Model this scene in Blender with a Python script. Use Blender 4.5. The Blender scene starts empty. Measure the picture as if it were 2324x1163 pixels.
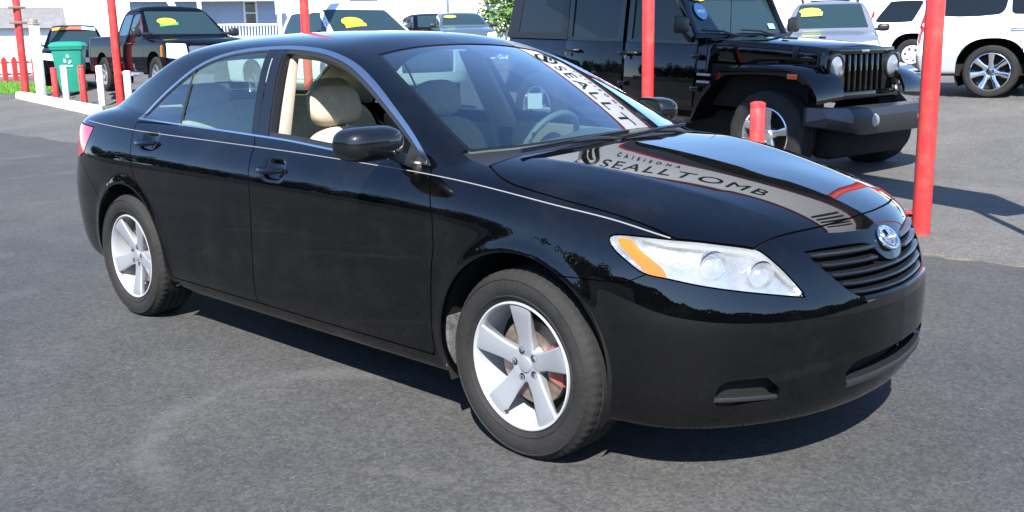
import bpy, math, random
import numpy as np
from mathutils import Vector, Matrix

# ------------------------------------------------------------------ camera, sky, sun, exposure
S = bpy.context.scene
COL = S.collection
cam_d = bpy.data.cameras.new('camera'); cam = bpy.data.objects.new('camera', cam_d); COL.objects.link(cam)
CAM_YAW, CAM_PITCH, CAM_ROLL = -0.7450, 0.1957, -0.0185
_f = Vector((math.cos(CAM_PITCH)*math.sin(CAM_YAW), math.cos(CAM_PITCH)*math.cos(CAM_YAW), -math.sin(CAM_PITCH)))
_r = Vector((math.cos(CAM_YAW), -math.sin(CAM_YAW), 0)); _u = _r.cross(_f)
_r2 = _r*math.cos(CAM_ROLL)+_u*math.sin(CAM_ROLL); _u2 = -_r*math.sin(CAM_ROLL)+_u*math.cos(CAM_ROLL)
cam.matrix_world = Matrix(((_r2.x,_u2.x,-_f.x,2.0570),(_r2.y,_u2.y,-_f.y,-3.1383),(_r2.z,_u2.z,-_f.z,1.3848),(0,0,0,1)))
cam_d.sensor_width = 36.0; cam_d.lens = 36.0*2157.7/2324.0; cam_d.shift_y = -50.79/2324.0
cam_d.clip_start = 0.05; cam_d.clip_end = 2000.0
S.camera = cam

SUN_EL = math.radians(45.0)
SUN_AZ = math.atan2(0.59, -0.81)          # direction to the sun, measured from +Y towards +X
sun_dir = Vector((math.sin(SUN_AZ)*math.cos(SUN_EL), math.cos(SUN_AZ)*math.cos(SUN_EL), math.sin(SUN_EL)))
W = bpy.data.worlds.new('World'); S.world = W; W.use_nodes = True
_nt = W.node_tree
for n in list(_nt.nodes): _nt.nodes.remove(n)
_sky = _nt.nodes.new('ShaderNodeTexSky'); _sky.sky_type = 'NISHITA'; _sky.sun_disc = False
_sky.sun_elevation = SUN_EL; _sky.sun_rotation = SUN_AZ; _sky.altitude = 100; _sky.air_density = 0.85; _sky.dust_density = 0.15; _sky.ozone_density = 6.0
_bg = _nt.nodes.new('ShaderNodeBackground'); _bg.inputs['Strength'].default_value = 0.125
_wo = _nt.nodes.new('ShaderNodeOutputWorld')
_nt.links.new(_sky.outputs[0], _bg.inputs[0]); _nt.links.new(_bg.outputs[0], _wo.inputs[0])
sun_d = bpy.data.lights.new('sun', 'SUN'); sun_d.energy = 4.9; sun_d.angle = math.radians(0.53); sun_d.color = (1.0, 0.965, 0.91)
sun = bpy.data.objects.new('sun', sun_d); COL.objects.link(sun)
sun.rotation_euler = (-sun_dir).to_track_quat('-Z', 'Y').to_euler()
S.view_settings.view_transform = 'Standard'; S.view_settings.look = 'None'
S.view_settings.gamma = 1.0; S.view_settings.use_curve_mapping = False; S.view_settings.exposure = 1.48

# ------------------------------------------------------------------ materials
MATS = {}
def mat(name, color=(0.5,0.5,0.5), rough=0.5, metal=0.0, spec=0.5, coat=0.0, coat_rough=0.03, emit=None, noise=None, bump=None, trans=0.0, ior=1.5):
    """noise = (scale, amount): colour mottling; bump = (scale, strength)"""
    if name in MATS: return MATS[name]
    m = bpy.data.materials.new(name); m.use_nodes = True
    nt = m.node_tree; b = nt.nodes['Principled BSDF']
    b.inputs['Base Color'].default_value = (*color, 1); b.inputs['Roughness'].default_value = rough
    b.inputs['Metallic'].default_value = metal; b.inputs['Specular IOR Level'].default_value = spec
    b.inputs['Coat Weight'].default_value = coat; b.inputs['Coat Roughness'].default_value = coat_rough
    b.inputs['IOR'].default_value = ior; b.inputs['Transmission Weight'].default_value = trans
    if emit:
        b.inputs['Emission Color'].default_value = (*emit[0], 1); b.inputs['Emission Strength'].default_value = emit[1]
    if noise or bump:
        tc = nt.nodes.new('ShaderNodeTexCoord')
    if noise:
        n = nt.nodes.new('ShaderNodeTexNoise'); n.inputs['Scale'].default_value = noise[0]; n.inputs['Detail'].default_value = 6
        n.inputs['Roughness'].default_value = 0.65
        nt.links.new(tc.outputs['Object'], n.inputs['Vector'])
        mr = nt.nodes.new('ShaderNodeMapRange'); mr.inputs[1].default_value = 0.3; mr.inputs[2].default_value = 0.7
        mr.inputs[3].default_value = 1-noise[1]; mr.inputs[4].default_value = 1+noise[1]
        nt.links.new(n.outputs['Fac'], mr.inputs[0])
        mx = nt.nodes.new('ShaderNodeMix'); mx.data_type = 'RGBA'; mx.blend_type = 'MULTIPLY'; mx.inputs[0].default_value = 1
        mx.inputs[6].default_value = (*color, 1); nt.links.new(mr.outputs[0], mx.inputs[7])
        nt.links.new(mx.outputs[2], b.inputs['Base Color'])
    if bump:
        n2 = nt.nodes.new('ShaderNodeTexNoise'); n2.inputs['Scale'].default_value = bump[0]; n2.inputs['Detail'].default_value = 3
        nt.links.new(tc.outputs['Object'], n2.inputs['Vector'])
        bp = nt.nodes.new('ShaderNodeBump'); bp.inputs['Strength'].default_value = bump[1]; bp.inputs['Distance'].default_value = 0.01
        nt.links.new(n2.outputs['Fac'], bp.inputs['Height']); nt.links.new(bp.outputs[0], b.inputs['Normal'])
    MATS[name] = m
    return m
def glass(name, tint=(0.75,0.85,0.82), f0=0.045, refl=(1,1,1), gain=1.9):
    """thin pane: tinted see-through plus a Fresnel mirror"""
    if name in MATS: return MATS[name]
    m = bpy.data.materials.new(name); m.use_nodes = True; nt = m.node_tree
    for n in list(nt.nodes): nt.nodes.remove(n)
    out = nt.nodes.new('ShaderNodeOutputMaterial'); tr = nt.nodes.new('ShaderNodeBsdfTransparent'); gl = nt.nodes.new('ShaderNodeBsdfGlossy')
    tr.inputs[0].default_value = (*tint, 1); gl.inputs[0].default_value = (*refl, 1); gl.inputs['Roughness'].default_value = 0.0
    lw = nt.nodes.new('ShaderNodeFresnel'); lw.inputs[0].default_value = 1.0+2*math.sqrt(f0)/(1-math.sqrt(f0))
    ge = nt.nodes.new('ShaderNodeNewGeometry'); io = lw.inputs[0].default_value; mi = nt.nodes.new('ShaderNodeMapRange')
    mi.inputs[3].default_value = io; mi.inputs[4].default_value = 1.0/io; nt.links.new(ge.outputs['Backfacing'], mi.inputs[0]); nt.links.new(mi.outputs[0], lw.inputs[0])
    k = nt.nodes.new('ShaderNodeMath'); k.operation = 'MULTIPLY'; k.inputs[1].default_value = gain; k.use_clamp = True
    mx = nt.nodes.new('ShaderNodeMixShader'); nt.links.new(lw.outputs[0], k.inputs[0]); nt.links.new(k.outputs[0], mx.inputs[0])
    nt.links.new(tr.outputs[0], mx.inputs[1]); nt.links.new(gl.outputs[0], mx.inputs[2]); nt.links.new(mx.outputs[0], out.inputs[0])
    MATS[name] = m
    return m

# ------------------------------------------------------------------ scene-graph helpers
def thing(name, label, cat, loc=(0,0,0), rotz=0.0, group=None):
    o = bpy.data.objects.new(name, None); COL.objects.link(o); o.empty_display_size = 0.2
    o.location = loc; o.rotation_euler = (0,0,rotz); o['label'] = label; o['category'] = cat
    if group: o['group'] = group
    return o
def tag(o, label, cat, group=None):
    o['label'] = label; o['category'] = cat
    if group: o['group'] = group
    return o
def link_mesh(name, me, material, parent=None, loc=None):
    o = bpy.data.objects.new(name, me); COL.objects.link(o)
    if material is not None and len(me.materials) == 0: me.materials.append(material)
    if parent is not None: o.parent = parent
    if loc is not None: o.location = loc
    return o
def copy_tree(o, parent=None):
    c = o.copy(); COL.objects.link(c)
    if parent is not None: c.parent = parent
    for ch in [q for q in bpy.data.objects if q.parent == o]: copy_tree(ch, c)
    return c
#MARK_NUMERIC
# ------------------------------------------------------------------ numeric mesh tools
class M:
    """triangle mesh with vertex normals"""
    def __init__(s, V, N, F): s.V, s.N, s.F = np.asarray(V, float), np.asarray(N, float), np.asarray(F, int)
    def compact(s):
        used = np.unique(s.F); mp = -np.ones(len(s.V), int); mp[used] = np.arange(len(used))
        return M(s.V[used], s.N[used], mp[s.F])
    def keep(s, mask_f): return M(s.V, s.N, s.F[mask_f]).compact()
    def offset(s, d): return M(s.V+s.N*d, s.N, s.F)
    def centroids(s): return s.V[s.F].mean(1)
def join(*ms):
    V=[];N=[];F=[];k=0
    for m in ms:
        if len(m.F)==0: continue
        V.append(m.V);N.append(m.N);F.append(m.F+k);k+=len(m.V)
    return M(np.concatenate(V),np.concatenate(N),np.concatenate(F)) if V else M(np.zeros((0,3)),np.zeros((0,3)),np.zeros((0,3),int))
def cut(m, s):
    """split m where the per-vertex scalar s changes sign -> (s<0 part, s>=0 part)"""
    s = np.where(np.abs(s)<1e-6, 1e-6, s)
    neg = s<0; fn = neg[m.F]; c = fn.sum(1)
    mix = (c==1)|(c==2)
    if not mix.any(): return m.keep(c==3), m.keep(c==0)
    Fm = m.F[mix]; fm = fn[mix]; one = c[mix]==1
    lone = np.where(one[:,None], fm, ~fm); k = lone.argmax(1); r = np.arange(len(Fm))
    A = Fm[r,k]; B = Fm[r,(k+1)%3]; C = Fm[r,(k+2)%3]
    n0 = len(m.V)
    e = np.concatenate([np.stack([A,B],1), np.stack([A,C],1)]); es = np.sort(e,1)
    u, inv = np.unique(es[:,0]*np.int64(n0)+es[:,1], return_inverse=True)
    i0 = u//n0; i1 = u%n0; t = (s[i0]/(s[i0]-s[i1]))[:,None]
    NV = m.V[i0]*(1-t)+m.V[i1]*t; NN = m.N[i0]*(1-t)+m.N[i1]*t; NN /= np.linalg.norm(NN,axis=1,keepdims=True)+1e-12
    V = np.concatenate([m.V,NV]); N = np.concatenate([m.N,NN])
    ab = n0+inv[:len(A)]; ac = n0+inv[len(A):]
    tri1 = np.stack([A,ab,ac],1); q1 = np.stack([ab,B,C],1); q2 = np.stack([ab,C,ac],1)
    Fneg = np.concatenate([m.F[c==3], tri1[one], q1[~one], q2[~one]])
    Fpos = np.concatenate([m.F[c==0], tri1[~one], q1[one], q2[one]])
    return M(V,N,Fneg).compact(), M(V,N,Fpos).compact()
def skirt(m, d, dirv=None):
    """close the open border of a panel with walls going d inwards"""
    if len(m.F)==0: return m
    e = np.concatenate([m.F[:,[0,1]],m.F[:,[1,2]],m.F[:,[2,0]]]); n = len(m.V)
    key = np.sort(e,1); key = key[:,0]*np.int64(n)+key[:,1]
    u, idx, cnt = np.unique(key, return_index=True, return_counts=True)
    b = e[idx[cnt==1]]; bv = np.unique(b); mp = -np.ones(n,int); mp[bv] = np.arange(len(bv))
    off = -m.N[bv] if dirv is None else np.tile(np.array(dirv,float),(len(bv),1))
    k0 = n; V0 = m.V[bv]; V1 = V0+off*d
    ed = m.V[b[:,1]]-m.V[b[:,0]]; wn = np.cross(ed, -off[mp[b[:,0]]]); wn = wn/(np.linalg.norm(wn,axis=1,keepdims=True)+1e-12)
    W0 = np.zeros((len(bv),3)); np.add.at(W0, mp[b[:,0]], -wn); np.add.at(W0, mp[b[:,1]], -wn)
    W0 /= np.linalg.norm(W0,axis=1,keepdims=True)+1e-12
    nb = len(bv); a0 = k0+mp[b[:,0]]; a1 = k0+mp[b[:,1]]
    F = np.concatenate([np.stack([a1,a0,a0+nb],1), np.stack([a1,a0+nb,a1+nb],1)])
    return M(np.concatenate([m.V,V0,V1]), np.concatenate([m.N,-W0,-W0]), np.concatenate([m.F,F]))
def mirror(m):
    k = np.array([1,-1,1.]); return M(m.V*k, m.N*k, m.F[:,::-1])
def split_y(m):
    c = m.centroids()[:,1]<0
    return m.keep(c), m.keep(~c)
def islands(m, minf=1):
    lab = np.arange(len(m.V))
    while True:
        old = lab.copy(); t = lab[m.F].min(1)
        for k in range(3): np.minimum.at(lab, m.F[:,k], t)
        lab = lab[lab]
        if (lab==old).all(): break
    fl = lab[m.F[:,0]]
    return [m.keep(fl==i) for i in np.unique(fl) if (fl==i).sum()>=minf]
def poly_sdf(P, Q):
    """signed distance (inside negative) of 2-D points P to the closed polygon Q"""
    P = np.asarray(P,float); Q = np.asarray(Q,float); d = np.full(len(P),1e9); ins = np.zeros(len(P),bool)
    for i in range(len(Q)):
        a, b = Q[i], Q[(i+1)%len(Q)]; e = b-a; w = P-a
        t = np.clip((w@e)/(e@e+1e-15),0,1); q = w-t[:,None]*e; d = np.minimum(d,(q*q).sum(1))
        c1 = (a[1]<=P[:,1])&(b[1]>P[:,1]); c2 = (b[1]<=P[:,1])&(a[1]>P[:,1]); cr = e[0]*w[:,1]-e[1]*w[:,0]
        ins ^= (c1&(cr>0))|(c2&(cr<0))
    d = np.sqrt(d); return np.where(ins,-d,d)
def line_dist(P, Q):
    """unsigned distance to an open polyline"""
    P = np.asarray(P,float); Q = np.asarray(Q,float); d = np.full(len(P),1e9)
    for i in range(len(Q)-1):
        a, b = Q[i], Q[i+1]; e = b-a; w = P-a; t = np.clip((w@e)/(e@e+1e-15),0,1); q = w-t[:,None]*e; d = np.minimum(d,(q*q).sum(1))
    return np.sqrt(d)
def crv(pts, n=6, closed=False):
    """Catmull-Rom through points; a point given with a third value 1 stays a sharp corner"""
    P = [np.array(p[:2],float) for p in pts]; sh = [len(p)>2 and p[2] for p in pts]; out = []; N = len(P)
    for i in range(N if closed else N-1):
        p1, p2 = P[i], P[(i+1)%N]
        p0 = P[i-1] if (i>0 or closed) else p1; p3 = P[(i+2)%N] if (i+2<N or closed) else p2
        L = np.linalg.norm(p2-p1); 
        m1 = (p2-p1) if sh[i] else (p2-p0)*L/(np.linalg.norm(p2-p1)+np.linalg.norm(p1-p0)+1e-9)
        m2 = (p2-p1) if sh[(i+1)%N] else (p3-p1)*L/(np.linalg.norm(p3-p2)+np.linalg.norm(p2-p1)+1e-9)
        for k in range(n):
            t = k/n; out.append((2*t**3-3*t**2+1)*p1+(t**3-2*t**2+t)*m1+(-2*t**3+3*t**2)*p2+(t**3-t**2)*m2)
    if not closed: out.append(P[-1])
    return np.array(out)
def ncs(x, y, xq):
    """natural cubic spline along axis 0, linear beyond the ends"""
    x = np.asarray(x,float); y = np.asarray(y,float); n = len(x); h = np.diff(x)
    A = np.eye(n); R = np.zeros_like(y)
    for i in range(1,n-1):
        A[i,i-1]=h[i-1]; A[i,i]=2*(h[i-1]+h[i]); A[i,i+1]=h[i]; R[i]=6*((y[i+1]-y[i])/h[i]-(y[i]-y[i-1])/h[i-1])
    Mx = np.linalg.solve(A,R); xq = np.asarray(xq,float); xc = np.clip(xq,x[0],x[-1]); j = np.clip(np.searchsorted(x,xc)-1,0,n-2)
    sh = (-1,)+(1,)*(y.ndim-1); a = (x[j+1]-xc).reshape(sh); b = (xc-x[j]).reshape(sh); hh = h[j].reshape(sh)
    v = Mx[j]*a**3/(6*hh)+Mx[j+1]*b**3/(6*hh)+(y[j]/hh-Mx[j]*hh/6)*a+(y[j+1]/hh-Mx[j+1]*hh/6)*b
    s0 = (y[1]-y[0])/h[0]-h[0]*(2*Mx[0]+Mx[1])/6; s1 = (y[-1]-y[-2])/h[-1]+h[-1]*(Mx[-2]+2*Mx[-1])/6
    ex = (xq-xc).reshape(sh); return v+np.where(ex<0,s0*ex,s1*ex)
def gblur(A, sig, axis):
    if sig<=0.3: return A
    r = int(3*sig+1); k = np.exp(-0.5*(np.arange(-r,r+1)/sig)**2); k/=k.sum()
    A = np.moveaxis(A,axis,0); n = A.shape[0]
    lo = A[:1]-(A[1:2]-A[:1])*np.arange(r,0,-1).reshape((-1,)+(1,)*(A.ndim-1)); hi = A[-1:]+(A[-1:]-A[-2:-1])*np.arange(1,r+1).reshape((-1,)+(1,)*(A.ndim-1))
    B = np.concatenate([lo,A,hi]); out = sum(k[i]*B[i:i+n] for i in range(2*r+1)); return np.moveaxis(out,0,axis)
class HF:
    """smooth height field from a small table: value(a,b)"""
    def __init__(s, a, b, tab, blur=0.03, step=0.01, pad=0.3):
        s.h = step; s.a0 = a[0]-pad; s.b0 = b[0]-pad
        s.ga = np.arange(s.a0, a[-1]+pad, step); s.gb = np.arange(s.b0, b[-1]+pad, step)
        T = ncs(a, np.array(tab,float), s.ga); T = ncs(b, T.T, s.gb).T
        if np.isscalar(blur): blur=(blur,blur)
        s.T = gblur(gblur(T, blur[0]/step, 0), blur[1]/step, 1)
    def __call__(s, a, b):
        a, b = np.broadcast_arrays(a,b); sh = a.shape; a = a.ravel(); b = b.ravel()
        u = np.clip((a-s.a0)/s.h,1,len(s.ga)-3.001); v = np.clip((b-s.b0)/s.h,1,len(s.gb)-3.001)
        i = u.astype(int); j = v.astype(int); u = u-i; v = v-j
        def w(t): return (-.5*t+t*t-.5*t**3, 1-2.5*t*t+1.5*t**3, .5*t+2*t*t-1.5*t**3, -.5*t*t+.5*t**3)
        wu, wv = w(u), w(v); out = 0
        for p in range(4):
            row = 0
            for q in range(4): row = row+wv[q]*s.T[i+p-1,j+q-1]
            out = out+wu[p]*row
        return out.reshape(sh)
def smax(a, b, k): d = a-b; return 0.5*(a+b+np.sqrt(d*d+k*k))
def smin(a, b, k): d = a-b; return 0.5*(a+b-np.sqrt(d*d+k*k))
def polygonize(f, lo, hi, h, project=3):
    """surface nets on f(x,y,z)=0, then Newton-projected; normals from the gradient"""
    xs = np.arange(lo[0],hi[0]+h,h); ys = np.arange(lo[1],hi[1]+h,h); zs = np.arange(lo[2],hi[2]+h,h)
    G = f(xs[:,None,None], ys[None,:,None], zs[None,None,:]).astype(np.float32); G = np.broadcast_to(G,(len(xs),len(ys),len(zs)))
    sg = G<0
    c = sg[:-1,:-1,:-1].astype(np.int8)
    for dx in (0,1):
        for dy in (0,1):
            for dz in (0,1):
                if dx+dy+dz: c = c+sg[dx:sg.shape[0]-1+dx, dy:sg.shape[1]-1+dy, dz:sg.shape[2]-1+dz]
    act = (c>0)&(c<8); idx = -np.ones(act.shape,int); ci = np.argwhere(act); idx[act] = np.arange(len(ci))
    acc = np.zeros((len(ci),3)); cnt = np.zeros(len(ci))
    offs = [(a,b,d) for a in (0,1) for b in (0,1) for d in (0,1)]
    val = {o: G[ci[:,0]+o[0],ci[:,1]+o[1],ci[:,2]+o[2]].astype(float) for o in offs}
    for o in offs:
        for ax in range(3):
            if o[ax]==0:
                q = list(o); q[ax]=1; q=tuple(q); a, b = val[o], val[q]; mk = (a<0)!=(b<0)
                t = np.where(mk, a/np.where(mk,a-b,1), 0); p = np.tile(np.array(o,float),(len(ci),1)); p[:,ax]+=t
                acc[mk]+=p[mk]; cnt[mk]+=1
    V = (ci+acc/cnt[:,None])*h+np.array([xs[0],ys[0],zs[0]])
    F = []
    for ax in range(3):
        s0 = [slice(None)]*3; s1 = [slice(None)]*3; s0[ax]=slice(0,-1); s1[ax]=slice(1,None)
        a = sg[tuple(s0)]; b = sg[tuple(s1)]; e = np.argwhere(a!=b); ins = a[tuple(e.T)]
        o1, o2 = (ax+1)%3, (ax+2)%3
        ok = (e[:,o1]>0)&(e[:,o2]>0)&(e[:,o1]<act.shape[o1])&(e[:,o2]<act.shape[o2]); e = e[ok]; ins = ins[ok]
        def g(d1,d2):
            q = e.copy(); q[:,o1]-=d1; q[:,o2]-=d2; return idx[tuple(q.T)]
        q = np.stack([g(1,1),g(0,1),g(0,0),g(1,0)],1); q[~ins] = q[~ins][:,::-1]
        F.append(q)
    Q = np.concatenate(F)
    ev = lambda P: f(P[:,0],P[:,1],P[:,2])
    def grad(P,e=0.004):
        return np.stack([(ev(P+np.eye(3)[k]*e)-ev(P-np.eye(3)[k]*e))/(2*e) for k in range(3)],1)
    for _ in range(project):
        g = grad(V); v = ev(V); stp = g*(v/((g*g).sum(1)+1e-9))[:,None]
        L = np.linalg.norm(stp,axis=1,keepdims=True); V = V-stp*np.minimum(1,h*.6/(L+1e-9))
    N = grad(V); N /= np.linalg.norm(N,axis=1,keepdims=True)+1e-12
    T = np.concatenate([Q[:,[0,1,2]],Q[:,[0,2,3]]])
    return M(V,N,T)
#END_NUMERIC
def to_mesh(name, m, smooth=True):
    me = bpy.data.meshes.new(name); nf = len(m.F)
    me.vertices.add(len(m.V)); me.vertices.foreach_set('co', m.V.astype(np.float32).ravel())
    me.loops.add(nf*3); me.loops.foreach_set('vertex_index', m.F.astype(np.int32).ravel())
    me.polygons.add(nf); me.polygons.foreach_set('loop_start', np.arange(0,nf*3,3,dtype=np.int32)); me.polygons.foreach_set('loop_total', np.full(nf,3,np.int32))
    me.update(calc_edges=True); me.validate()
    me.polygons.foreach_set('use_smooth', np.ones(len(me.polygons),bool))
    if len(me.polygons)==nf: me.normals_split_custom_set_from_vertices(m.N.astype(np.float32))
    return me
def put(name, m, material, parent=None, label=None):
    if len(m.F)==0: return None
    o = link_mesh(name, to_mesh(name, m), material, parent)
    if label: o['label'] = label
    return o

# ------------------------------------------------------------------ plain mesh builder
def frame_of(d):
    d = Vector(d).normalized(); a = Vector((0,0,1)) if abs(d.z)<0.9 else Vector((1,0,0))
    u = d.cross(a).normalized(); return u, u.cross(d).normalized(), d
class MB:
    def __init__(s): s.v=[]; s.f=[]
    def add(s, vs, fs, mtx=None):
        k=len(s.v); s.v += [tuple(mtx@Vector(v)) if mtx is not None else tuple(v) for v in vs]; s.f += [tuple(i+k for i in f) for f in fs]; return s
    def box(s, lo, hi, mtx=None):
        x0,y0,z0=lo; x1,y1,z1=hi
        return s.add([(x0,y0,z0),(x1,y0,z0),(x1,y1,z0),(x0,y1,z0),(x0,y0,z1),(x1,y0,z1),(x1,y1,z1),(x0,y1,z1)],
              [(0,3,2,1),(4,5,6,7),(0,1,5,4),(1,2,6,5),(2,3,7,6),(3,0,4,7)], mtx)
    def tube(s, pts, r, n=10, cap=True, flat=1.0, mtx=None):
        """round bar along a path; r a number or one per point"""
        P=[Vector(p) for p in pts]; R=[r]*len(P) if np.isscalar(r) else r; vs=[]; fs=[]; u=None
        for i,p in enumerate(P):
            d=(P[min(i+1,len(P)-1)]-P[max(i-1,0)]).normalized()
            if u is None: u,w,_=frame_of(d)
            else:
                u=(u-d*u.dot(d)).normalized(); w=u.cross(d)
            for k in range(n):
                a=2*math.pi*k/n; vs.append(p+(u*math.cos(a)+w*math.sin(a)*flat)*R[i])
        for i in range(len(P)-1):
            for k in range(n): fs.append((i*n+k,(i)*n+(k+1)%n,(i+1)*n+(k+1)%n,(i+1)*n+k))
        if cap: fs.append(tuple(range(n))); fs.append(tuple((len(P)-1)*n+k for k in range(n-1,-1,-1)))
        return s.add(vs,fs,mtx)
    def lathe(s, prof, n=32, mtx=None, close=False, a0=0.0, a1=2*math.pi):
        """profile of (r, h) turned about the local Y axis: point = (r cos a, h, r sin a)"""
        full=abs(a1-a0-2*math.pi)<1e-6; m=n if full else n+1; vs=[]; fs=[]
        for (r,h) in prof:
            for k in range(m): a=a0+(a1-a0)*k/n; vs.append((r*math.cos(a),h,r*math.sin(a)))
        L=len(prof)
        for i in range(L if close else L-1):
            j=(i+1)%L
            for k in range(n): fs.append((i*m+k,i*m+(k+1)%m,j*m+(k+1)%m,j*m+k))
        return s.add(vs,fs,mtx)
    def prism(s, poly, a, b, ax=1, mtx=None):
        """closed 2-D polygon pushed from a to b along axis ax (0 x, 1 y, 2 z)"""
        def P(p,t): return {0:(t,p[0],p[1]),1:(p[0],t,p[1]),2:(p[0],p[1],t)}[ax]
        n=len(poly); vs=[P(p,a) for p in poly]+[P(p,b) for p in poly]
        fs=[tuple(range(n-1,-1,-1)),tuple(range(n,2*n))]+[(i,(i+1)%n,n+(i+1)%n,n+i) for i in range(n)]
        return s.add(vs,fs,mtx)
    def loft(s, rings, cap=True, closed=True, mtx=None):
        n=len(rings[0]); vs=[p for r in rings for p in r]; fs=[]
        for i in range(len(rings)-1):
            for k in range(n if closed else n-1): fs.append((i*n+k,i*n+(k+1)%n,(i+1)*n+(k+1)%n,(i+1)*n+k))
        if cap: fs.append(tuple(range(n-1,-1,-1))); fs.append(tuple((len(rings)-1)*n+k for k in range(n)))
        return s.add(vs,fs,mtx)
    def mesh(s, name, smooth=35, bevel=0.0, seg=2):
        me=bpy.data.meshes.new(name); me.from_pydata(s.v,[],s.f)
        import bmesh
        bm=bmesh.new(); bm.from_mesh(me); bmesh.ops.recalc_face_normals(bm,faces=bm.faces)
        if bevel>0:
            es=[e for e in bm.edges if len(e.link_faces)==2 and e.calc_face_angle(0)>0.6]
            bmesh.ops.bevel(bm,geom=es,offset=bevel,segments=seg,profile=0.5,affect='EDGES',clamp_overlap=True)
        bm.to_mesh(me); bm.free()
        if smooth:
            me.polygons.foreach_set('use_smooth',np.ones(len(me.polygons),bool)); me.set_sharp_from_angle(angle=math.radians(smooth))
        me.update(); return me
    def build(s, name, material, parent=None, smooth=35, bevel=0.0, seg=2, loc=None, label=None):
        o=link_mesh(name, s.mesh(name,smooth,bevel,seg), material, parent, loc)
        if label: o['label']=label
        return o
def T(x,y,z): return Matrix.Translation((x,y,z))
def RZ(a): return Matrix.Rotation(a,4,'Z')
def RX(a): return Matrix.Rotation(a,4,'X')
def RY(a): return Matrix.Rotation(a,4,'Y')
def psd(m, poly, axes, reg=None, far=0.06):
    """signed distance of mesh vertices to a polygon drawn in two coordinates, computed only near it"""
    P = axes(m.V) if callable(axes) else m.V[:,axes]; Q=np.asarray(poly)[:,:2]
    s = np.full(len(P), far); k=((P>Q.min(0)-far)&(P<Q.max(0)+far)).all(1)
    if reg is not None: k &= reg(m)
    if k.any(): s[k]=poly_sdf(P[k],Q)
    return s
def take(m, poly, axes, reg=None, inset=0.0):
    """(inside, outside) of a polygon drawn on the surface"""
    return cut(m, psd(m,poly,axes,reg)+inset)
def gap(m, poly, axes, reg=None, g=0.003):
    """cut a panel out along a polygon and leave a joint of width 2g -> (panel, joint, rest)"""
    a, b = cut(m, psd(m,poly,axes,reg)+g)
    j, c = cut(b, psd(b,poly,axes,reg)-g)
    return a, j, c
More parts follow.
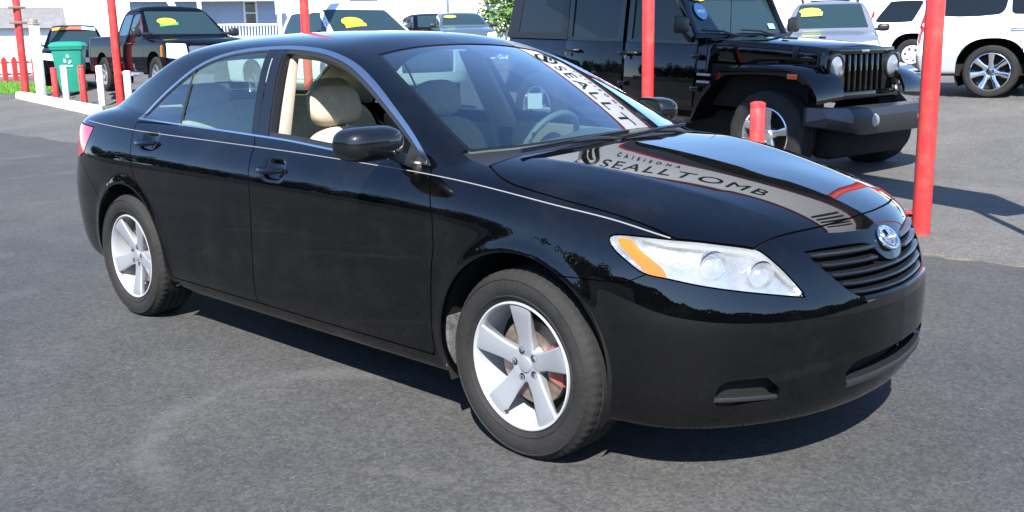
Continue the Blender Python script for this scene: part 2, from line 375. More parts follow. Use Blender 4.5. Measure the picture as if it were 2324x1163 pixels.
#MARK_SEDAN
# ------------------------------------------------------------------ the black sedan: form
ARCH = [(0.0,0.36,0.358),(-2.735,0.356,0.360)]      # wheel-arch centres and radii (x, z, r)
def sedan_fields():
    xs = [-3.9,-3.5,-3.1,-2.776,-2.3,-1.6,-.9,-.4,0,.3,.5,.7,.95]
    zs = [.12,.2,.3,.45,.55,.64,.72,.78,.84,.88,.92,.97,1.04,1.12]
    T = [[.66,.71,.745,.775,.785,.785,.783,.780,.775,.77,.762,.75,.72,.66],
         [.78,.82,.850,.868,.872,.872,.871,.870,.866,.860,.851,.835,.795,.72],
         [.79,.845,.885,.900,.905,.907,.907,.906,.902,.894,.881,.860,.818,.75],
         [.80,.85,.890,.904,.909,.910,.910,.909,.904,.896,.882,.860,.817,.74],
         [.80,.85,.890,.904,.909,.910,.910,.909,.904,.896,.880,.853,.805,.72],
         [.80,.85,.890,.904,.908,.909,.909,.908,.9035,.894,.876,.845,.792,.70],
         [.80,.85,.890,.904,.908,.909,.908,.907,.902,.891,.872,.839,.785,.69],
         [.80,.85,.888,.903,.907,.908,.907,.905,.898,.885,.865,.830,.775,.68],
         [.80,.85,.885,.902,.906,.906,.902,.896,.883,.867,.846,.812,.755,.665],
         [.80,.84,.870,.886,.890,.887,.877,.864,.842,.822,.799,.766,.712,.63],
         [.78,.81,.842,.858,.862,.855,.838,.819,.791,.768,.744,.710,.658,.58],
         [.74,.77,.800,.815,.818,.806,.782,.758,.725,.70,.675,.64,.59,.52],
         [.66,.69,.710,.722,.724,.708,.68,.655,.62,.595,.57,.54,.49,.42]]
    Ys = HF(xs, zs, T, blur=(.06,.02))
    ys = [0,.2,.4,.6,.75,.9]
    xt = [-3.85,-3.6,-3.2,-2.8,-2.3,-1.6,-.9,-.4,-.1,.2,.45,.65,.8,.95]
    TZ = [[1.055,1.053,1.045,1.03,1.005,.95],
          [1.085,1.083,1.075,1.058,1.032,.98],
          [1.115,1.114,1.110,1.099,1.080,1.03],
          [1.11,1.11,1.11,1.105,1.085,1.04],
          [1.05,1.05,1.05,1.05,1.04,1.0],
          [1.02,1.02,1.02,1.02,1.01,.97],
          [1.0,1.0,1.0,1.0,.99,.95],
          [1.012,1.010,1.008,1.003,.985,.94],
          [.992,.990,.987,.978,.956,.91],
          [.952,.950,.945,.928,.898,.84],
          [.908,.905,.890,.862,.826,.76],
          [.860,.853,.833,.798,.755,.69],
          [.806,.794,.770,.732,.688,.62],
          [.733,.718,.692,.655,.61,.55]]
    Zt = HF(xt, ys, TZ, blur=(.05,.03))
    yf = [0,.15,.3,.45,.6,.7,.78,.84,.9]; zf = [.1,.18,.25,.35,.48,.55,.60,.66,.72,.78,.86,.95]
    prof = np.array([.82,.87,.912,.938,.944,.940,.927,.907,.882,.85,.785,.68])
    dy = np.array([0,.010,.040,.094,.184,.270,.370,.480,.640])
    sc = np.array([.95,.95,.97,1,1,1,1,1.0,1.0,1.02,1.06,1.1])
    Xf = HF(yf, zf, prof[None,:]-dy[:,None]*sc[None,:], blur=(.03,.015))
    yr = [0,.3,.5,.65,.75,.82,.9]; zr = [.1,.2,.3,.5,.65,.75,.9,1.05,1.15]
    profr = np.array([-3.50,-3.68,-3.79,-3.865,-3.872,-3.84,-3.79,-3.725,-3.66])
    dyr = np.array([0,.025,.075,.15,.235,.34,.56])
    Xr = HF(yr, zr, profr[None,:]+dyr[:,None], blur=(.03,.02))
    # greenhouse
    xg = [-3.6,-3.3,-3.0,-2.6,-2.1,-1.6,-1.1,-.7,-.3]; zg = [.9,1.0,1.1,1.2,1.3,1.38,1.45,1.5]
    base = np.array([.855,.818,.780,.738,.692,.648,.590,.54])
    dxg = np.array([-.20,-.125,-.06,-.015,0,.002,.004,-.004,-.022])
    Yg = HF(xg, zg, base[None,:]+dxg[:,None], blur=(.08,.02))
    yw = [0,.2,.4,.55,.7,.85]; zw = [.95,1.0,1.1,1.2,1.3,1.4,1.5]
    pw = np.array([-.10,-.205,-.420,-.640,-.872,-1.130,-1.43])
    dw = np.array([0,.013,.055,.105,.178,.28])
    Xw = HF(yw, zw, pw[None,:]-dw[:,None], blur=(.04,.03))
    xr_ = [-3.2,-2.9,-2.6,-2.3,-1.9,-1.6,-1.2,-.9,-.6]; yr_ = [0,.2,.4,.55,.7]
    pr = np.array([1.33,1.40,1.445,1.466,1.474,1.470,1.448,1.412,1.36])
    dr = np.array([0,.003,.016,.038,.078])
    Zr = HF(xr_, yr_, pr[:,None]-dr[None,:], blur=(.08,.03))
    yb = [0,.3,.5,.65,.8]; zb = [1.0,1.1,1.2,1.3,1.4,1.5]
    pb = np.array([-3.62,-3.38,-3.12,-2.885,-2.655,-2.41])
    db = np.array([0,.022,.065,.12,.20])
    Xb = HF(yb, zb, pb[None,:]+db[:,None], blur=(.04,.03))
    return Ys,Zt,Xf,Xr,Yg,Xw,Zr,Xb
def sedan_f():
    Ys,Zt,Xf,Xr,Yg,Xw,Zr,Xb = sedan_fields()
    def f(x,y,z):
        ay = np.sqrt(y*y+1e-6)
        side = ay-Ys(x,z)
        # flared arch lips
        for cx,cz,r in ARCH:
            d = np.sqrt((x-cx)**2+(z-cz)**2)-r
            side = side-0.010*np.exp(-(d/0.035)**2)
        q = ay-(.60-.24*(x+.2)); q = np.sqrt(q*q+.012**2)
        top = (z-Zt(x,ay)-.009*np.exp(-q/.11)*np.clip((x+.35)/.3,0,1)*np.clip((.80-x)/.35,0,1))*.95
        fr = (x-Xf(ay,z))*.85; re = (Xr(ay,z)-x)*.85
        lo = smax(side, top, .05)
        lo = smax(lo, fr, .035); lo = smax(lo, re, .05); lo = smax(lo, .195-z+.11*np.clip((-2.9-x)/.6,0,1), .025)
        g = smax((ay-Yg(x,z))*.92, (z-Zr(x,ay)), .055)
        g = smax(g, (x-Xw(ay,z))*.42, .03); g = smax(g, (Xb(ay,z)-x)*.44, .035)
        g = smax(g, .93-z+0*x, .01)
        return smin(lo, g, .012)
    return f
#END_SEDAN

# ------------------------------------------------------------------ materials of the cars
PAINT = mat('black_paint', (.0012,.0013,.0016), .4, coat=1.0, coat_rough=.008, spec=.0)
PAINT.node_tree.nodes['Principled BSDF'].inputs['Coat IOR'].default_value = 1.54
def dusty(m, clean, dust, scale):
    nt=m.node_tree; b=nt.nodes['Principled BSDF']; tc=nt.nodes.new('ShaderNodeTexCoord'); n=nt.nodes.new('ShaderNodeTexNoise'); n.inputs['Scale'].default_value=scale; n.inputs['Detail'].default_value=7; n.inputs['Roughness'].default_value=.7
    mr=nt.nodes.new('ShaderNodeMapRange'); mr.inputs[1].default_value=.48; mr.inputs[2].default_value=.78; mx=nt.nodes.new('ShaderNodeMix'); mx.data_type='RGBA'; mx.inputs[6].default_value=(*clean,1); mx.inputs[7].default_value=(*dust,1)
    nt.links.new(tc.outputs['Object'],n.inputs['Vector']); nt.links.new(n.outputs['Fac'],mr.inputs[0]); nt.links.new(mr.outputs[0],mx.inputs[0]); nt.links.new(mx.outputs[2],b.inputs['Base Color'])
    rr_=nt.nodes.new('ShaderNodeMapRange'); rr_.inputs[3].default_value=.004; rr_.inputs[4].default_value=.05; nt.links.new(mr.outputs[0],rr_.inputs[0]); nt.links.new(rr_.outputs[0],b.inputs['Coat Roughness'])
dusty(PAINT,(.0010,.0011,.0014),(.006,.0059,.0057),3.2)
GAPM = mat('joint_black', (.004,.004,.004), .9, spec=.1)
TRIM = mat('black_trim', (.012,.012,.013), .45)
GLOSSB = mat('gloss_black', (.006,.006,.007), .08)
RUBBER = mat('tyre_rubber', (.017,.0165,.0158), .80, noise=(6,.30), bump=(60,.25), spec=.25)
CHROME = mat('chrome', (.78,.79,.80), .07, metal=1.0)
SATIN = mat('satin_trim', (.62,.64,.66), .22, metal=1.0)
ALLOY = mat('alloy_silver', (.33,.345,.37), .36, metal=.45, coat=.3, coat_rough=.15)
BARREL = mat('alloy_barrel', (.43,.44,.45), .4, metal=.3)
DARKM = mat('dark_recess', (.010,.010,.010), .8, spec=.2)
GLASS = glass('window_glass', (.60,.76,.71), gain=1.9)
GLASSW = glass('windscreen_glass', (.42,.55,.53), gain=2.2)
BEIGE = mat('beige_cloth', (.42,.36,.27), .9, noise=(25,.12), bump=(300,.15), spec=.2)
BEIGEP = mat('beige_plastic', (.34,.295,.225), .6, noise=(8,.06))
GREYP = mat('grey_plastic', (.10,.105,.10), .6)
AMBER = mat('amber_lens', (.50,.11,.002), .18, coat=.4)
REDL = mat('red_lens', (.55,.012,.015), .12, coat=1.0)
STEEL = mat('brake_steel', (.30,.24,.20), .5, metal=.8, noise=(30,.4))
RUST = mat('caliper_rust', (.28,.07,.045), .7, noise=(40,.3))
WHITE_PAPER = mat('white_paper', (.80,.80,.80), .7)

# ------------------------------------------------------------------ wheels
def tyre_mb(R, W, rr, n=75, grooves=4, blocks=75):
    """tyre turned about Y: R outer radius, W width, rr rim radius; grooved tread with a blocky shoulder"""
    h=W/2; sh=min(.035,.18*W); prof=[]
    bulge=.012
    side=[(rr-.012,-h+.030),(rr,-h+.016),(rr+.010,-h+.008),(rr+.20*(R-rr)-.003,-h+.0010),(rr+.20*(R-rr)-.001,-h-.0020),(rr+.20*(R-rr)+.002,-h-.0020),(rr+.20*(R-rr)+.004,-h+.0005),(rr+.3*(R-rr),-h-.002*0-bulge*.6+.004),(rr+.55*(R-rr),-h-bulge+.004),(rr+.75*(R-rr)-.003,-h-bulge*.66+.006),(rr+.75*(R-rr)-.001,-h-bulge*.66+.003),(rr+.75*(R-rr)+.003,-h-bulge*.6+.0035),(rr+.75*(R-rr)+.005,-h-bulge*.55+.0065),(R-.016,-h+.010),(R-.006,-h+.018)]
    prof+=side; prof.append((R-.001,-h+sh*.8))
    gw=.004; y=-h+sh*.8
    for k in range(grooves):
        yc=-h+sh+ (2*h-2*sh)*(k+.5)/grooves
        prof+=[(R,yc-gw-.001),(R-.008,yc-gw),(R-.008,yc+gw),(R,yc+gw+.001)]
    prof.append((R-.001,h-sh*.8)); prof+=[(r,-yy) for r,yy in side[::-1]]
    m=MB(); m.lathe(prof,n)
    # shoulder sipes: narrow notches pressed into the shoulder blocks
    k=len(prof); L=[i for i,(r,yy) in enumerate(prof) if R-.008<r<=R+1e-6 and abs(yy)>h-sh*1.3-.01]
    for i in L:
        for a in range(n):
            if a%(3 if n<100 else 4)==0:
                x,yy,z=m.v[i*n+a]; q=math.hypot(x,z); f=(q-(.0065 if n<100 else .0032))/q; m.v[i*n+a]=(x*f,yy,z*f)
    return m
def place_wheel(parent, parts, loc, rotz=0.0, roll=0.0):
    """one wheel = a tyre part with rim pieces as sub-parts; parts = list of (name, mesh, material)"""
    first=None
    for nm,me,mt in parts:
        o=bpy.data.objects.new(nm,me); COL.objects.link(o)
        if len(me.materials)==0: me.materials.append(mt)
        if first is None:
            o.parent=parent; o.location=loc; o.rotation_euler=(0,roll,rotz); first=o
        else: o.parent=first
    return first
def rim5_parts():
    """broad flat five-spoke alloy; outer face towards -Y"""
    tyre=tyre_mb(.3285,.212,.222,240)
    rim=MB(); lip=[(.2235,-.090),(.2225,-.099),(.217,-.100),(.2125,-.094),(.209,-.075),(.204,-.040),(.196,.02),(.200,.075),(.222,.088)]
    rim.lathe(lip,64)
    sp=MB()
    for i in range(5):
        a=math.pi/2+i*2*math.pi/5
        # spoke cross-sections from hub to lip: (radius, half width, outer y, thickness)
        rings=[]
        for r,w,y,t in [(.030,.037,-.066,.045),(.060,.034,-.0665,.042),(.095,.0335,-.072,.036),(.135,.0385,-.080,.030),(.175,.0445,-.088,.026),(.2135,.050,-.0945,.022)]:
            e=.004
            rings.append([(r,y+t,-w*.80),(r,y+e*1.6,-w),(r,y,-w+e*1.4),(r,y,w-e*1.4),(r,y+e*1.6,w),(r,y+t,w*.80)])
        sp.loft(rings,mtx=RY(-a))
    hub=MB(); hub.lathe([(.0,-.0655),(.058,-.0655),(.064,-.062),(.066,-.03),(.066,.0),(0,.0)],40)
    cap=MB(); cap.lathe([(0,-.0725),(.020,-.0722),(.027,-.0705),(.0285,-.066)],32)
    holes=MB(); nuts=MB()
    for i in range(5):
        a=math.pi/2+.32+i*2*math.pi/5; c=(.049*math.cos(a),0,.049*math.sin(a))
        holes.lathe([(.0,-.0662),(.0112,-.0663),(.0128,-.0672),(.0132,-.0665)],20,T(c[0],0,c[2]))
        nuts.lathe([(0,-.0700),(.006,-.0698),(.0075,-.0664)],6,T(c[0],0,c[2]))
    disc=MB(); disc.lathe([(.07,-.012),(.07,-.026),(.148,-.026),(.148,-.004),(.07,-.004)],48)
    drum=MB(); drum.lathe([(0,.02),(.195,.02)],32)
    cal=MB()
    a0=math.radians(-20)
    ring=[]
    for k in range(7):
        a=a0+math.radians(58)*k/6
        ring.append([(r*math.cos(a),y,r*math.sin(a)) for r,y in ((.098,-.045),(.152,-.045),(.160,-.035),(.160,.01),(.098,.01))])
    cal.loft(ring)
    valve=MB(); valve.tube([(.198*math.cos(-1.95),-.080,.198*math.sin(-1.95)),(.190*math.cos(-1.95),-.098,.190*math.sin(-1.95))],.0035,8)
    return [('tyre',tyre.mesh('tyre',40),RUBBER),('rim',rim.mesh('rim',40),BARREL),('spoke_face',sp.mesh('spoke_face',30,bevel=.003),ALLOY),('hub',hub.mesh('hub',30),ALLOY),
            ('hub_cap',cap.mesh('hub_cap',50),ALLOY),('lug_hole',holes.mesh('lug_hole',40),DARKM),('lug_nut',nuts.mesh('lug_nut',30),SATIN),('brake_disc',disc.mesh('brake_disc',40),STEEL),
            ('brake_drum_shield',drum.mesh('brake_drum_shield',0),DARKM),('brake_caliper',cal.mesh('brake_caliper',40),RUST),('valve',valve.mesh('valve',40),TRIM)]

# ------------------------------------------------------------------ the black sedan
SEDAN = thing('black_sedan','large black four-door sedan with open front window, silver five-spoke wheels and pinstripe in the foreground','car',(0,0,0))
XZ=[0,2]; XY=[0,1]; YZ=[1,2]
def build_sedan():
    f0=sedan_f()
    def f(x,y,z):
        v=f0(x,y,z)
        for cx,cz,rx,rz in ((-2.505,.948,.055,.034),(-1.390,.888,.055,.034)):   # finger bowls behind the door handles
            v=v+.022*np.exp(-(((x-cx)/rx)**4+((z-cz)/rz)**4)*1.0)*(np.abs(y)>.7)
        return v
    m=polygonize(f,(-4.0,-1.0,.15),(1.02,.03,1.53),.0135)
    m,_=cut(m,m.V[:,1])                                  # right half only; the left half is its mirror image
    nb=m.N[m.F].mean(1); c=m.centroids()
    m=m.keep(~((nb[:,2]<-.8)&(c[:,2]<.34)))              # open underneath
    side=lambda q:(np.abs(q.N[:,1])>.45)
    # wheel arches
    th=np.linspace(0,2*np.pi,97)[:-1]
    for cx,cz,r in ARCH:
        circ=np.stack([cx+r*np.cos(th),cz+r*np.sin(th)],1)
        _,m=take(m,circ,XZ,lambda q:(q.V[:,1]<-.5))
    out={}
    full=m
    # side glass area
    dlo=crv([(-2.745,1.040,1),(-2.62,1.130),(-2.462,1.230),(-2.305,1.312),(-2.145,1.360),(-1.950,1.387),(-1.681,1.397),(-1.481,1.391),(-1.29,1.370),(-1.12,1.328),(-.947,1.253),(-.754,1.149),(-.60,1.055),(-.475,.960,1),(-1.03,.982),(-1.341,1.001),(-1.664,1.012),(-1.989,1.022),(-2.4,1.032)],5,True)
    gl,m=take(m,dlo,XZ,lambda q:-q.V[:,1]>np.interp(q.V[:,2],[.9,1.0,1.1,1.2,1.3,1.38,1.45],[.855,.818,.780,.738,.692,.640,.58])-.07)
    wd=np.where(gl.V[:,2]<np.interp(gl.V[:,0],[-2.745,-.475],[1.07,.99]),.0075,.015); trim,g=cut(gl,-(psd(gl,dlo,XZ)+wd))           # bright surround, then what is inside it
    out['window_trim']=('part',skirt(trim.offset(.004),.012),SATIN)
    # inside the surround: x lines of the B-pillar and the quarter bar
    def xl(p,z): return np.interp(z,[q[1] for q in p],[q[0] for q in p])
    bL=[(-1.650,1.02),(-1.752,1.38)]; bG=[(-1.600,1.02),(-1.690,1.38)]; bR=[(-1.519,1.02),(-1.618,1.38)]; qb=[(-2.285,1.03),(-2.318,1.30)]
    seal_in,seal=None,None
    rear,rest=cut(g,g.V[:,0]-xl(bL,g.V[:,2]))
    pil,front=cut(rest,rest.V[:,0]-xl(bR,rest.V[:,2]))
    pl,pr=cut(pil,pil.V[:,0]-xl(bG,pil.V[:,2])+.003); pg,pr=cut(pr,pr.V[:,0]-xl(bG,pr.V[:,2])-.003)
    out['pillar_cover']=('part',join(pl,pr).offset(.001),GLOSSB); out['pillar_joint']=('part',pg.offset(-.006),GAPM)
    r1,r2=cut(rear,rear.V[:,0]-xl(qb,rear.V[:,2])+.011); rb,r3=cut(r2,r2.V[:,0]-xl(qb,r2.V[:,2])-.011)
    def rimmed(p,w):
        return p
    out['quarter_glass']=('part',r1.offset(-.004),GLASS); out['division_bar']=('part',rb,TRIM); out['rear_window']=('part',r3.offset(-.004),GLASS)
    # front opening (window wound down): a black rubber seal all round, the hole inside
    fo=np.array([p for p in dlo if p[0]>-1.7]); 
    s1=-(psd(front,dlo,XZ)+.028); a,hole=cut(front,-s1)
    # a: s1>0 inside by 34 mm
    sx=xl(bR,a.V[:,2])+.010-a.V[:,0]; hole2,seal2=cut(a,sx)
    # little triangular corner panel where the mirror sits
    tri,hole2=cut(hole2,-.62-hole2.V[:,0]+(hole2.V[:,2]-.96)*0.15)
    out['window_seal']=('part',skirt(join(hole,seal2).offset(-.003),.03),TRIM)
    out['mirror_sail']=('part',tri,TRIM)
    # windscreen and rear screen, drawn in plan
    ws=crv([(-.262,0.06),(-.268,-.15),(-.285,-.33),(-.325,-.52),(-.398,-.695,1),(-.574,-.662),(-.749,-.618),(-.964,-.560),(-1.118,-.508,1),(-1.128,-.40),(-1.135,-.267),(-1.138,0.06)],5)
    up=lambda q:(q.N[:,2]>.2)&(q.V[:,0]>-1.4)&(q.V[:,2]>.97)
    w,m=take(m,ws,XY,up)
    gsc,brd=cut(w,psd(w,ws,XY,far=.5)+.016); 
    rsn=crv([(-2.735,0.06),(-2.735,-.25),(-2.76,-.40),(-2.81,-.50,1),(-3.02,-.555),(-3.22,-.60,1),(-3.26,-.45),(-3.30,-.25),(-3.31,.06)],5)
    w2,m=take(m,rsn,XY,lambda q:(q.N[:,2]>.2)&(q.V[:,0]<-2.2))
    out['windscreen']=('mid',gsc.offset(-.003),GLASSW); out['windscreen_border']=('mid',brd.offset(-.004),GLOSSB); out['rear_screen']=('mid',w2.offset(-.003),GLASS)
    # cowl strip and bonnet, drawn in plan
    hood=crv([(-.205,.06),(-.21,-.25),(-.225,-.50),(-.255,-.742,1),(-.165,-.785),(-.07,-.803),(.130,-.788),(.290,-.757),(.407,-.735),(.502,-.722,1),(.60,-.645),(.683,-.563,1),(.705,-.470),(.750,-.301),(.777,-.119),(.785,.06)],5)
    h,j,m=gap(m,hood,XY,lambda q:(q.V[:,0]>-.5)&(q.V[:,2]>.58)&(q.N[:,2]>.12),.0035)
    out['bonnet']=('mid',skirt(h,.015),PAINT); J=[j]
    cw=np.array([(-.205,.06),(-.21,-.25),(-.225,-.50),(-.262,-.745),(-.42,-.72),(-.34,-.535),(-.30,-.33),(-.29,.06)])
    cwp,m=take(m,cw,XY,lambda q:(q.N[:,2]>.3)&(q.V[:,2]>.9)&(q.V[:,0]>-.6))
    out['cowl_panel']=('mid',cwp.offset(-.012),TRIM)
    # headlamp, drawn on the diagonal (x-|y|)
    dg=lambda V:np.stack([(V[:,0]+V[:,1])/math.sqrt(2),V[:,2]],1)
    LP=[(.330,-.824,.796),(.345,-.812,.806),(.422,-.774,.803),(.485,-.737,.797),(.575,-.669,.787),(.683,-.563,.764),(.738,-.530,.720),(.782,-.498,.665),(.815,-.469,.613,1),(.748,-.571,.632),(.608,-.718,.664),(.515,-.780,.686),(.450,-.812,.700),(.394,-.826,.735),(.345,-.830,.772)]
    lamp=crv([((p[0]+p[1])/math.sqrt(2),p[2])+tuple(p[3:]) for p in LP],4,True)
    lreg=lambda q:(q.V[:,0]>.2)&(q.V[:,1]<-.38)&(q.V[:,2]>.5)
    l,j,m=gap(m,lamp,dg,lreg,.0025); J.append(j)
    out['headlamp']=('part',l,None)
    # grille and lower intakes, drawn in front view
    gr=crv([(.06,.668),(-.04,.668),(-.085,.690),(-.118,.728,1),(-.165,.738),(-.30,.745),(-.425,.744,1),(-.40,.705),(-.355,.655),(-.31,.612),(-.270,.588,1),(-.18,.583),(-.08,.580),(.06,.579)],4)
    fr=lambda q:(q.V[:,0]>.5)&(q.N[:,0]>.2)
    _,m=take(m,gr,YZ,fr)
    it=crv([(.06,.388),(-.15,.386),(-.285,.378),(-.325,.352,1),(-.318,.316),(-.29,.299),(-.2,.300),(.06,.302)],4)
    _,m=take(m,it,YZ,fr)
    fg=crv([(-.712,.316),(-.705,.355),(-.685,.372),(-.640,.376),(-.595,.377),(-.578,.36),(-.556,.335),(-.562,.308),(-.63,.297),(-.70,.290)],4,True)
    _,m=take(m,fg,YZ,fr)
    # tail lamp
    tl=crv([(-3.165,.985,1),(-3.19,.90),(-3.225,.85),(-3.30,.825,1),(-3.6,.81),(-4.0,.80,1),(-4.0,1.01,1),(-3.5,1.0)],3,True)
    tp,j,m=gap(m,tl,XZ,lambda q:(q.V[:,1]<-.40)&(q.V[:,2]<1.02),.003); J.append(j)
    out['tail_lamp']=('part',tp.offset(.002),REDL)
    # doors
    fd=[(-.495,.985),(-.455,.930),(-.425,.885),(-.392,.80),(-.384,.69),(-.400,.60),(-.412,.45),(-.418,.30),(-.430,.272),(-1.585,.272),(-1.575,.40),(-1.553,.60),(-1.55,.78),(-1.575,.90),(-1.625,1.03)]
    rd=[(-1.625,1.03),(-1.575,.90),(-1.55,.78),(-1.553,.60),(-1.575,.40),(-1.585,.272),(-2.345,.272),(-2.350,.36),(-2.372,.46),(-2.425,.575),(-2.50,.66),(-2.60,.745),(-2.635,.80),(-2.665,.90),(-2.72,1.03)]
    sreg=lambda q:(q.V[:,1]<-.62)&(np.abs(q.N[:,1])>.25)
    d1,j,m=gap(m,fd,XZ,sreg,.003); J.append(j)
    d2,j,m=gap(m,rd,XZ,sreg,.003); J.append(j)
    out['front_door']=('part',skirt(d1,.015),PAINT); out['rear_door']=('part',skirt(d2,.015),PAINT)
    # bumpers: front under wing and lamp, rear below tail lamp
    def fb(V): x=V[:,0]; return np.where(x>.15,V[:,2]-(.668+.5*np.clip(x-.40,0,None)+np.where(x>.46,5*(x-.46),0)),.5)
    def rb_(V): x=V[:,0]; return np.where(x<-2.95,V[:,2]-np.interp(x,[-4.2,-3.30,-3.02,-2.9],[.815,.825,.60,.30]),.5)
    bf,r_=cut(m,fb(m.V)+.002); j,m=cut(r_,fb(r_.V)-.002); J.append(j)
    br,r_=cut(m,rb_(m.V)+.0025); j,m=cut(r_,rb_(r_.V)-.0025); J.append(j)
    # trunk lid in plan
    tk=[(-3.33,.06),(-3.32,-.30),(-3.27,-.56),(-3.35,-.64),(-3.60,-.62),(-3.9,-.60),(-3.9,.06)]
    t_,j,m=gap(m,tk,XY,lambda q:(q.N[:,2]>.25)&(q.V[:,0]<-3.0)&(q.V[:,2]>.9),.0035); J.append(j)
    out['boot_lid']=('mid',skirt(t_,.015),PAINT)
    wing,body=cut(m,-.40-m.V[:,0]+np.where((m.V[:,2]>.97),1,0)*0)
    wf=wing.keep((wing.centroids()[:,2]<1.02)); wing2=wing.keep((wing.centroids()[:,2]>=1.02))
    out['front_wing']=('side',skirt(wf,.02),PAINT)
    out['front_bumper']=('mid',skirt(bf,.03),PAINT); out['rear_bumper']=('mid',skirt(br,.02),PAINT)
    body=join(body,wing2)
    out['body_shell']=('mid',skirt(body,.02),PAINT)
    jj=join(*J).offset(-.010)
    out['panel_joints']=('mid',jj,GAPM)
    # headliner: the roof shell seen from inside
    hl=body.keep(body.centroids()[:,2]>1.06).offset(-.028); hl=M(hl.V,-hl.N,hl.F[:,::-1])
    out['headliner']=('mid',hl,BEIGEP)
    # pinstripe
    px=[-3.36,-2.62,-2.07,-1.6,-1.2,-.77,-.407,-.087,.142,.322,.480]; pz=np.array([1.017,.988,.976,.968,.960,.946,.930,.902,.871,.841,.802])
    ps=lambda V:V[:,2]-ncs(px,pz,V[:,0])
    q=full.keep((full.centroids()[:,1]<-.6)&(full.centroids()[:,2]<1.06)&(full.centroids()[:,0]>-3.3)&(full.centroids()[:,0]<.49))
    _,q=cut(q,ps(q.V)+.0014); q,_=cut(q,ps(q.V)-.0014)
    out['pinstripe']=('part',q.offset(.0012),mat('pinstripe_silver',(.17,.17,.18),.35))
    return out,f0,dlo

def hazy_lens():
    m=bpy.data.materials.new('hazy_lamp_lens'); m.use_nodes=True; nt=m.node_tree; b=nt.nodes['Principled BSDF']
    b.inputs['Base Color'].default_value=(.27,.275,.27,1); b.inputs['Roughness'].default_value=.08; b.inputs['Specular IOR Level'].default_value=.5; b.inputs['Coat Weight'].default_value=.7
    tr=nt.nodes.new('ShaderNodeBsdfTransparent'); tr.inputs[0].default_value=(.96,.97,.97,1); mx=nt.nodes.new('ShaderNodeMixShader')
    tc=nt.nodes.new('ShaderNodeTexCoord'); n=nt.nodes.new('ShaderNodeTexNoise'); n.inputs['Scale'].default_value=11; n.inputs['Detail'].default_value=5
    mr=nt.nodes.new('ShaderNodeMapRange'); mr.inputs[1].default_value=.35; mr.inputs[2].default_value=.7; mr.inputs[3].default_value=.26; mr.inputs[4].default_value=.66
    nt.links.new(tc.outputs['Object'],n.inputs['Vector']); nt.links.new(n.outputs['Fac'],mr.inputs[0]); nt.links.new(mr.outputs[0],mx.inputs[0])
    nt.links.new(tr.outputs[0],mx.inputs[1]); nt.links.new(b.outputs[0],mx.inputs[2]); nt.links.new(mx.outputs[0],nt.nodes['Material Output'].inputs[0])
    return m
HAZY=hazy_lens()
REFL=mat('lamp_reflector',(.60,.61,.62),.16,metal=.85,noise=(14,.35),bump=(24,.40))
def headlamp(l, P, mir):
    mm=mirror if mir else (lambda q:q); sg=1 if mir else -1
    dg=lambda V:np.stack([(V[:,0]+V[:,1])/math.sqrt(2),V[:,2]],1)
    hs=l.offset(-.030); wall=skirt(l,.031); wall=M(wall.V,wall.N,wall.F[len(l.F):]).compact()
    o=put('headlamp',mm(join(hs,wall)),REFL,P)
    put('lens',mm(l),HAZY,o)
    AP=[(.354,-.814,.794),(.394,-.797,.793),(.432,-.797,.765),(.469,-.790,.738),(.499,-.782,.715),(.512,-.780,.690),(.499,-.789,.685),(.466,-.806,.695),(.433,-.814,.723),(.391,-.820,.758)]
    am=crv([((p[0]+p[1])/math.sqrt(2),p[2]) for p in AP],4,True)
    a,_=take(l,am,dg); put('amber_marker',mm(skirt(a.offset(.0012),.006)),AMBER,o)
    up=[((p[0]+p[1])/math.sqrt(2),p[2]) for p in ((.40,-.79,.806),(.485,-.737,.800),(.575,-.669,.790),(.683,-.563,.768),(.75,-.52,.715),(.80,-.48,.640),(.77,-.50,.660),(.725,-.535,.715),(.672,-.572,.752),(.575,-.669,.772),(.485,-.737,.782))]
    bz,_=take(l,up,dg); put('inner_bezel',mm(skirt(bz.offset(-.012),.014)),mat('bezel_grey',(.22,.225,.23),.35),o)
    for (x,y,z,r) in ((.585,-.665,.722,.046),(.690,-.560,.690,.043)):
        b=MB(); mt=T(x,-sg*y if False else sg*abs(y),z)@RZ(sg*math.radians(-60 if not mir else -60)*1.0)@RX(math.radians(8))
        mt=T(x,sg*abs(y),z)@RZ(math.atan2(.83*1.0,-sg*-.0+.0001)*0+ (math.radians(62) if not mir else math.radians(118)))
        b.lathe([(r,-.030),(r*.99,-.026),(r*.8,.0),(r*.5,.016),(r*.22,.022)],24,mt)
        b.build('reflector_bowl',CHROME,o)
        b2=MB(); b2.lathe([(0,-.014),(r*.16,-.010),(r*.22,.0),(r*.22,.022)],16,mt); b2.build('bulb',mat('bulb_glass',(.75,.76,.78),.1),o)
    return o
OUT,F0,DLO=build_sedan()
for nm,(kind,m,mt) in OUT.items():
    if nm=='headlamp': continue
    if kind=='mid': put(nm,join(m,mirror(m)),mt,SEDAN)
    else:
        o=put(nm,m,mt,SEDAN); put(nm,mirror(m),mt,SEDAN)
        if nm=='window_trim': pass
headlamp(OUT['headlamp'][1],SEDAN,False); headlamp(OUT['headlamp'][1],SEDAN,True)
